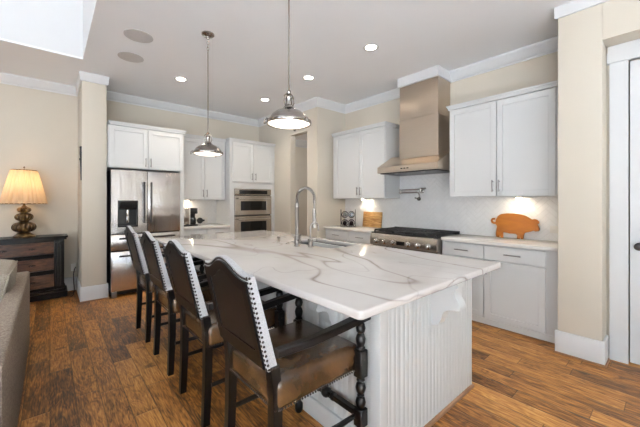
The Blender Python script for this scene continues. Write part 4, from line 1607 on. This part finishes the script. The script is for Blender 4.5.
def gourd(r, zc, h):
    p = []
    for k in range(13):
        a = -PI / 2 + PI * k / 12
        p.append((max(r * math.cos(a) ** 0.7 if math.cos(a) > 1e-6 else 0, r * 0.4), zc + h / 2 * math.sin(a)))
    return p


b = B()
for r, zc, h in ((0.118, 0.135, 0.145), (0.090, 0.270, 0.11), (0.068, 0.366, 0.080)):
    b.lathe(gourd(r, zc, h), (0, 0, 0), 72, ribs=12, ribd=0.16)
obj('gourd_stem', b, 'gourd', t, smooth=60)
obj('collar', B().lathe([(0.045, 0.205), (0.05, 0.212), (0.045, 0.22)], (0, 0, 0), 24).lathe([(0.036, 0.322), (0.04, 0.328), (0.034, 0.334)], (0, 0, 0), 24).lathe([(0.03, 0.40), (0.034, 0.408), (0.02, 0.418), (0.012, 0.43), (0.012, 0.52)], (0, 0, 0), 20), 'brass', t)
b = B()
n = 104
rings = []
for r, z in ((0.230, 0.448), (0.212, 0.54), (0.185, 0.66), (0.158, 0.78), (0.130, 0.895)):
    rings.append([b.m.verts.new((r * (1 + 0.042 * (1, 0.3, -1, 0.3)[i % 4]) * math.cos(2 * PI * i / n), r * (1 + 0.042 * (1, 0.3, -1, 0.3)[i % 4]) * math.sin(2 * PI * i / n), z)) for i in range(n)])
for a, c in zip(rings, rings[1:]):
    for i in range(n):
        b.m.faces.new((a[i], a[(i + 1) % n], c[(i + 1) % n], c[i]))
sh = obj('lamp_shade', b, 'shade', t, smooth=60)
b = B()
for r, z in ((0.231, 0.449), (0.131, 0.894)):
    b.tube([(r * math.cos(2 * PI * i / 40), r * math.sin(2 * PI * i / 40), z) for i in range(41)], 0.005, 6, cap=False)
obj('shade_rim', b, 'brass', sh)
obj('bulb', B().sphere((0, 0, 0.60), 0.035, 16, 10, (1, 1, 1.3)), 'bulb', t)
b = B().tube([(0, 0, 0.66), (0, 0, 0.93)], 0.003, 6).sphere((0, 0, 0.937), 0.010, 10, 8)
for k in range(3):
    a = 2 * PI * k / 3
    b.tube([(0, 0, 0.885), (0.13 * math.cos(a), 0.13 * math.sin(a), 0.892)], 0.0025, 6)
obj('finial', b, 'brass', t)
l = bpy.data.lights.new('table_lamp_glow', 'POINT')
l.energy = 2.2
l.color = (1.0, 0.70, 0.40)
l.shadow_soft_size = 0.05
lo = bpy.data.objects.new('table_lamp_glow', l)
lo.location = (LX, LY, DH + 0.72)
COL.objects.link(lo)

# sofa, its back towards the island
SXR, SYE, SYN = -0.142, 3.962, 1.75
t = thing('sofa', 'beige tweed sofa at the left with its back to the island', 'sofa', (-0.6, 2.85, 0), 0)
obj('frame', B().box(-1.05, -0.302, SYN + 0.05, SYE - 0.05, 0.08, 0.40, 0.02), 'sofa', t, world=True)
obj('back', B().box(-0.245, SXR, SYN, SYE, 0.03, 0.695, 0.018, 3), 'sofa', t, world=True)
obj('arm', B().box(-1.08, -0.302, SYE - 0.16, SYE, 0.03, 0.62, 0.018, 3), 'sofa', t, world=True)
obj('arm', B().box(-1.08, -0.302, SYN, SYN + 0.16, 0.03, 0.62, 0.018, 3), 'sofa', t, world=True)
for k in range(2):
    y0 = SYN + 0.2 + k * (SYE - SYN - 0.4) / 2
    y1 = y0 + (SYE - SYN - 0.4) / 2
    obj('seat_cushion', B().box(-1.06, -0.305, y0 + 0.005, y1 - 0.005, 0.39, 0.505, 0.04, 3), 'sofa', t, world=True, smooth=60)
for x in (-1.0, -0.2):
    for y in (SYN + 0.06, SYE - 0.06):
        obj('leg', B().lathe([(0.018, 0), (0.026, 0.04)], (x, y, 0), 12), 'blackwood2', t, world=True)


def boxed_cushion(label, x, y, z, tilt):
    """loose back cushion with a boxed edge and piping, leaning on the sofa back"""
    t = thing('cushion', label, 'cushion', (x, y, z))
    hx, hy, hz = 0.105, 0.36, 0.160
    def put(b):
        b.m.transform(Matrix.Rotation(tilt, 4, 'Y'))
        return b
    b = B().box(-hx, hx, -hy, hy, -hz, hz, 0.035, 3)
    bmesh.ops.subdivide_edges(b.m, edges=[e for e in b.m.edges if e.calc_length() > 0.2], cuts=6, use_grid_fill=True)
    for v in b.m.verts:
        k = max(0.0, 1 - (v.co.y / hy) ** 2) * max(0.0, 1 - (v.co.z / hz) ** 2)
        v.co.x += math.copysign(0.03 * k, v.co.x) if abs(v.co.x) > hx * 0.9 else 0
        if v.co.z > hz * 0.9:
            v.co.z += 0.018 * max(0.0, 1 - (v.co.y / hy) ** 2)
    c = obj('cover', put(b), 'cushion', t, smooth=80)
    for sx in (-1, 1):
        P = []
        for u, v in ((-1, -1), (-1, 1), (1, 1), (1, -1)):
            P.append((sx * (hx - 0.008), u * (hy - 0.010), v * (hz - 0.010)))
        w = B().tube(P + [P[0]], 0.007, 6)
        obj('piping', put(w), 'cushion', c)


boxed_cushion('thick beige boxed cushion leaning over the sofa back', -0.345, 3.43, 0.692, R(12))

# iron ornament on the side of the column, cords on the floor
b = B().tube([(0.309, 5.195, 2.055), (0.311, 5.195, 1.97), (0.313, 5.195, 1.90)], [0.012, 0.016, 0.013], 10)
b.sphere((0.309, 5.195, 2.058), 0.016, 10, 8)
b.box(0.292, 0.318, 5.175, 5.217, 1.885, 1.915, 0.006)
b.tube([(0.309, 5.195, 1.89), (0.313, 5.195, 1.62)], [0.011, 0.008], 10)
tag(obj('iron_hook', b, 'iron'), 'slim black iron ornament hanging on the left edge of the column', 'ornament')
b = B().tube([(0.215, 5.60, 0.008), (0.225, 5.57, 0.008), (0.25, 5.63, 0.012), (0.26, 5.74, 0.018), (0.27, 5.82, 0.05), (0.265, 5.86, 0.15), (0.262, 5.87, 0.26), (0.275, 5.90, 0.33), (0.29, 5.93, 0.345), (0.29, 5.972, 0.345)], 0.006, 8)
tag(obj('lamp_cord', b, 'cord'), 'thin dark cord running from the dresser up the living room wall', 'cord')
t = thing('outlet_plate', 'white outlet plate low on the wall between dresser and column', 'outlet', (0.27, YLV, 0.345))
obj('plate', B().box(-0.035, 0.028, -0.006, 0.0, -0.055, 0.055, 0.002), 'outlet', t)
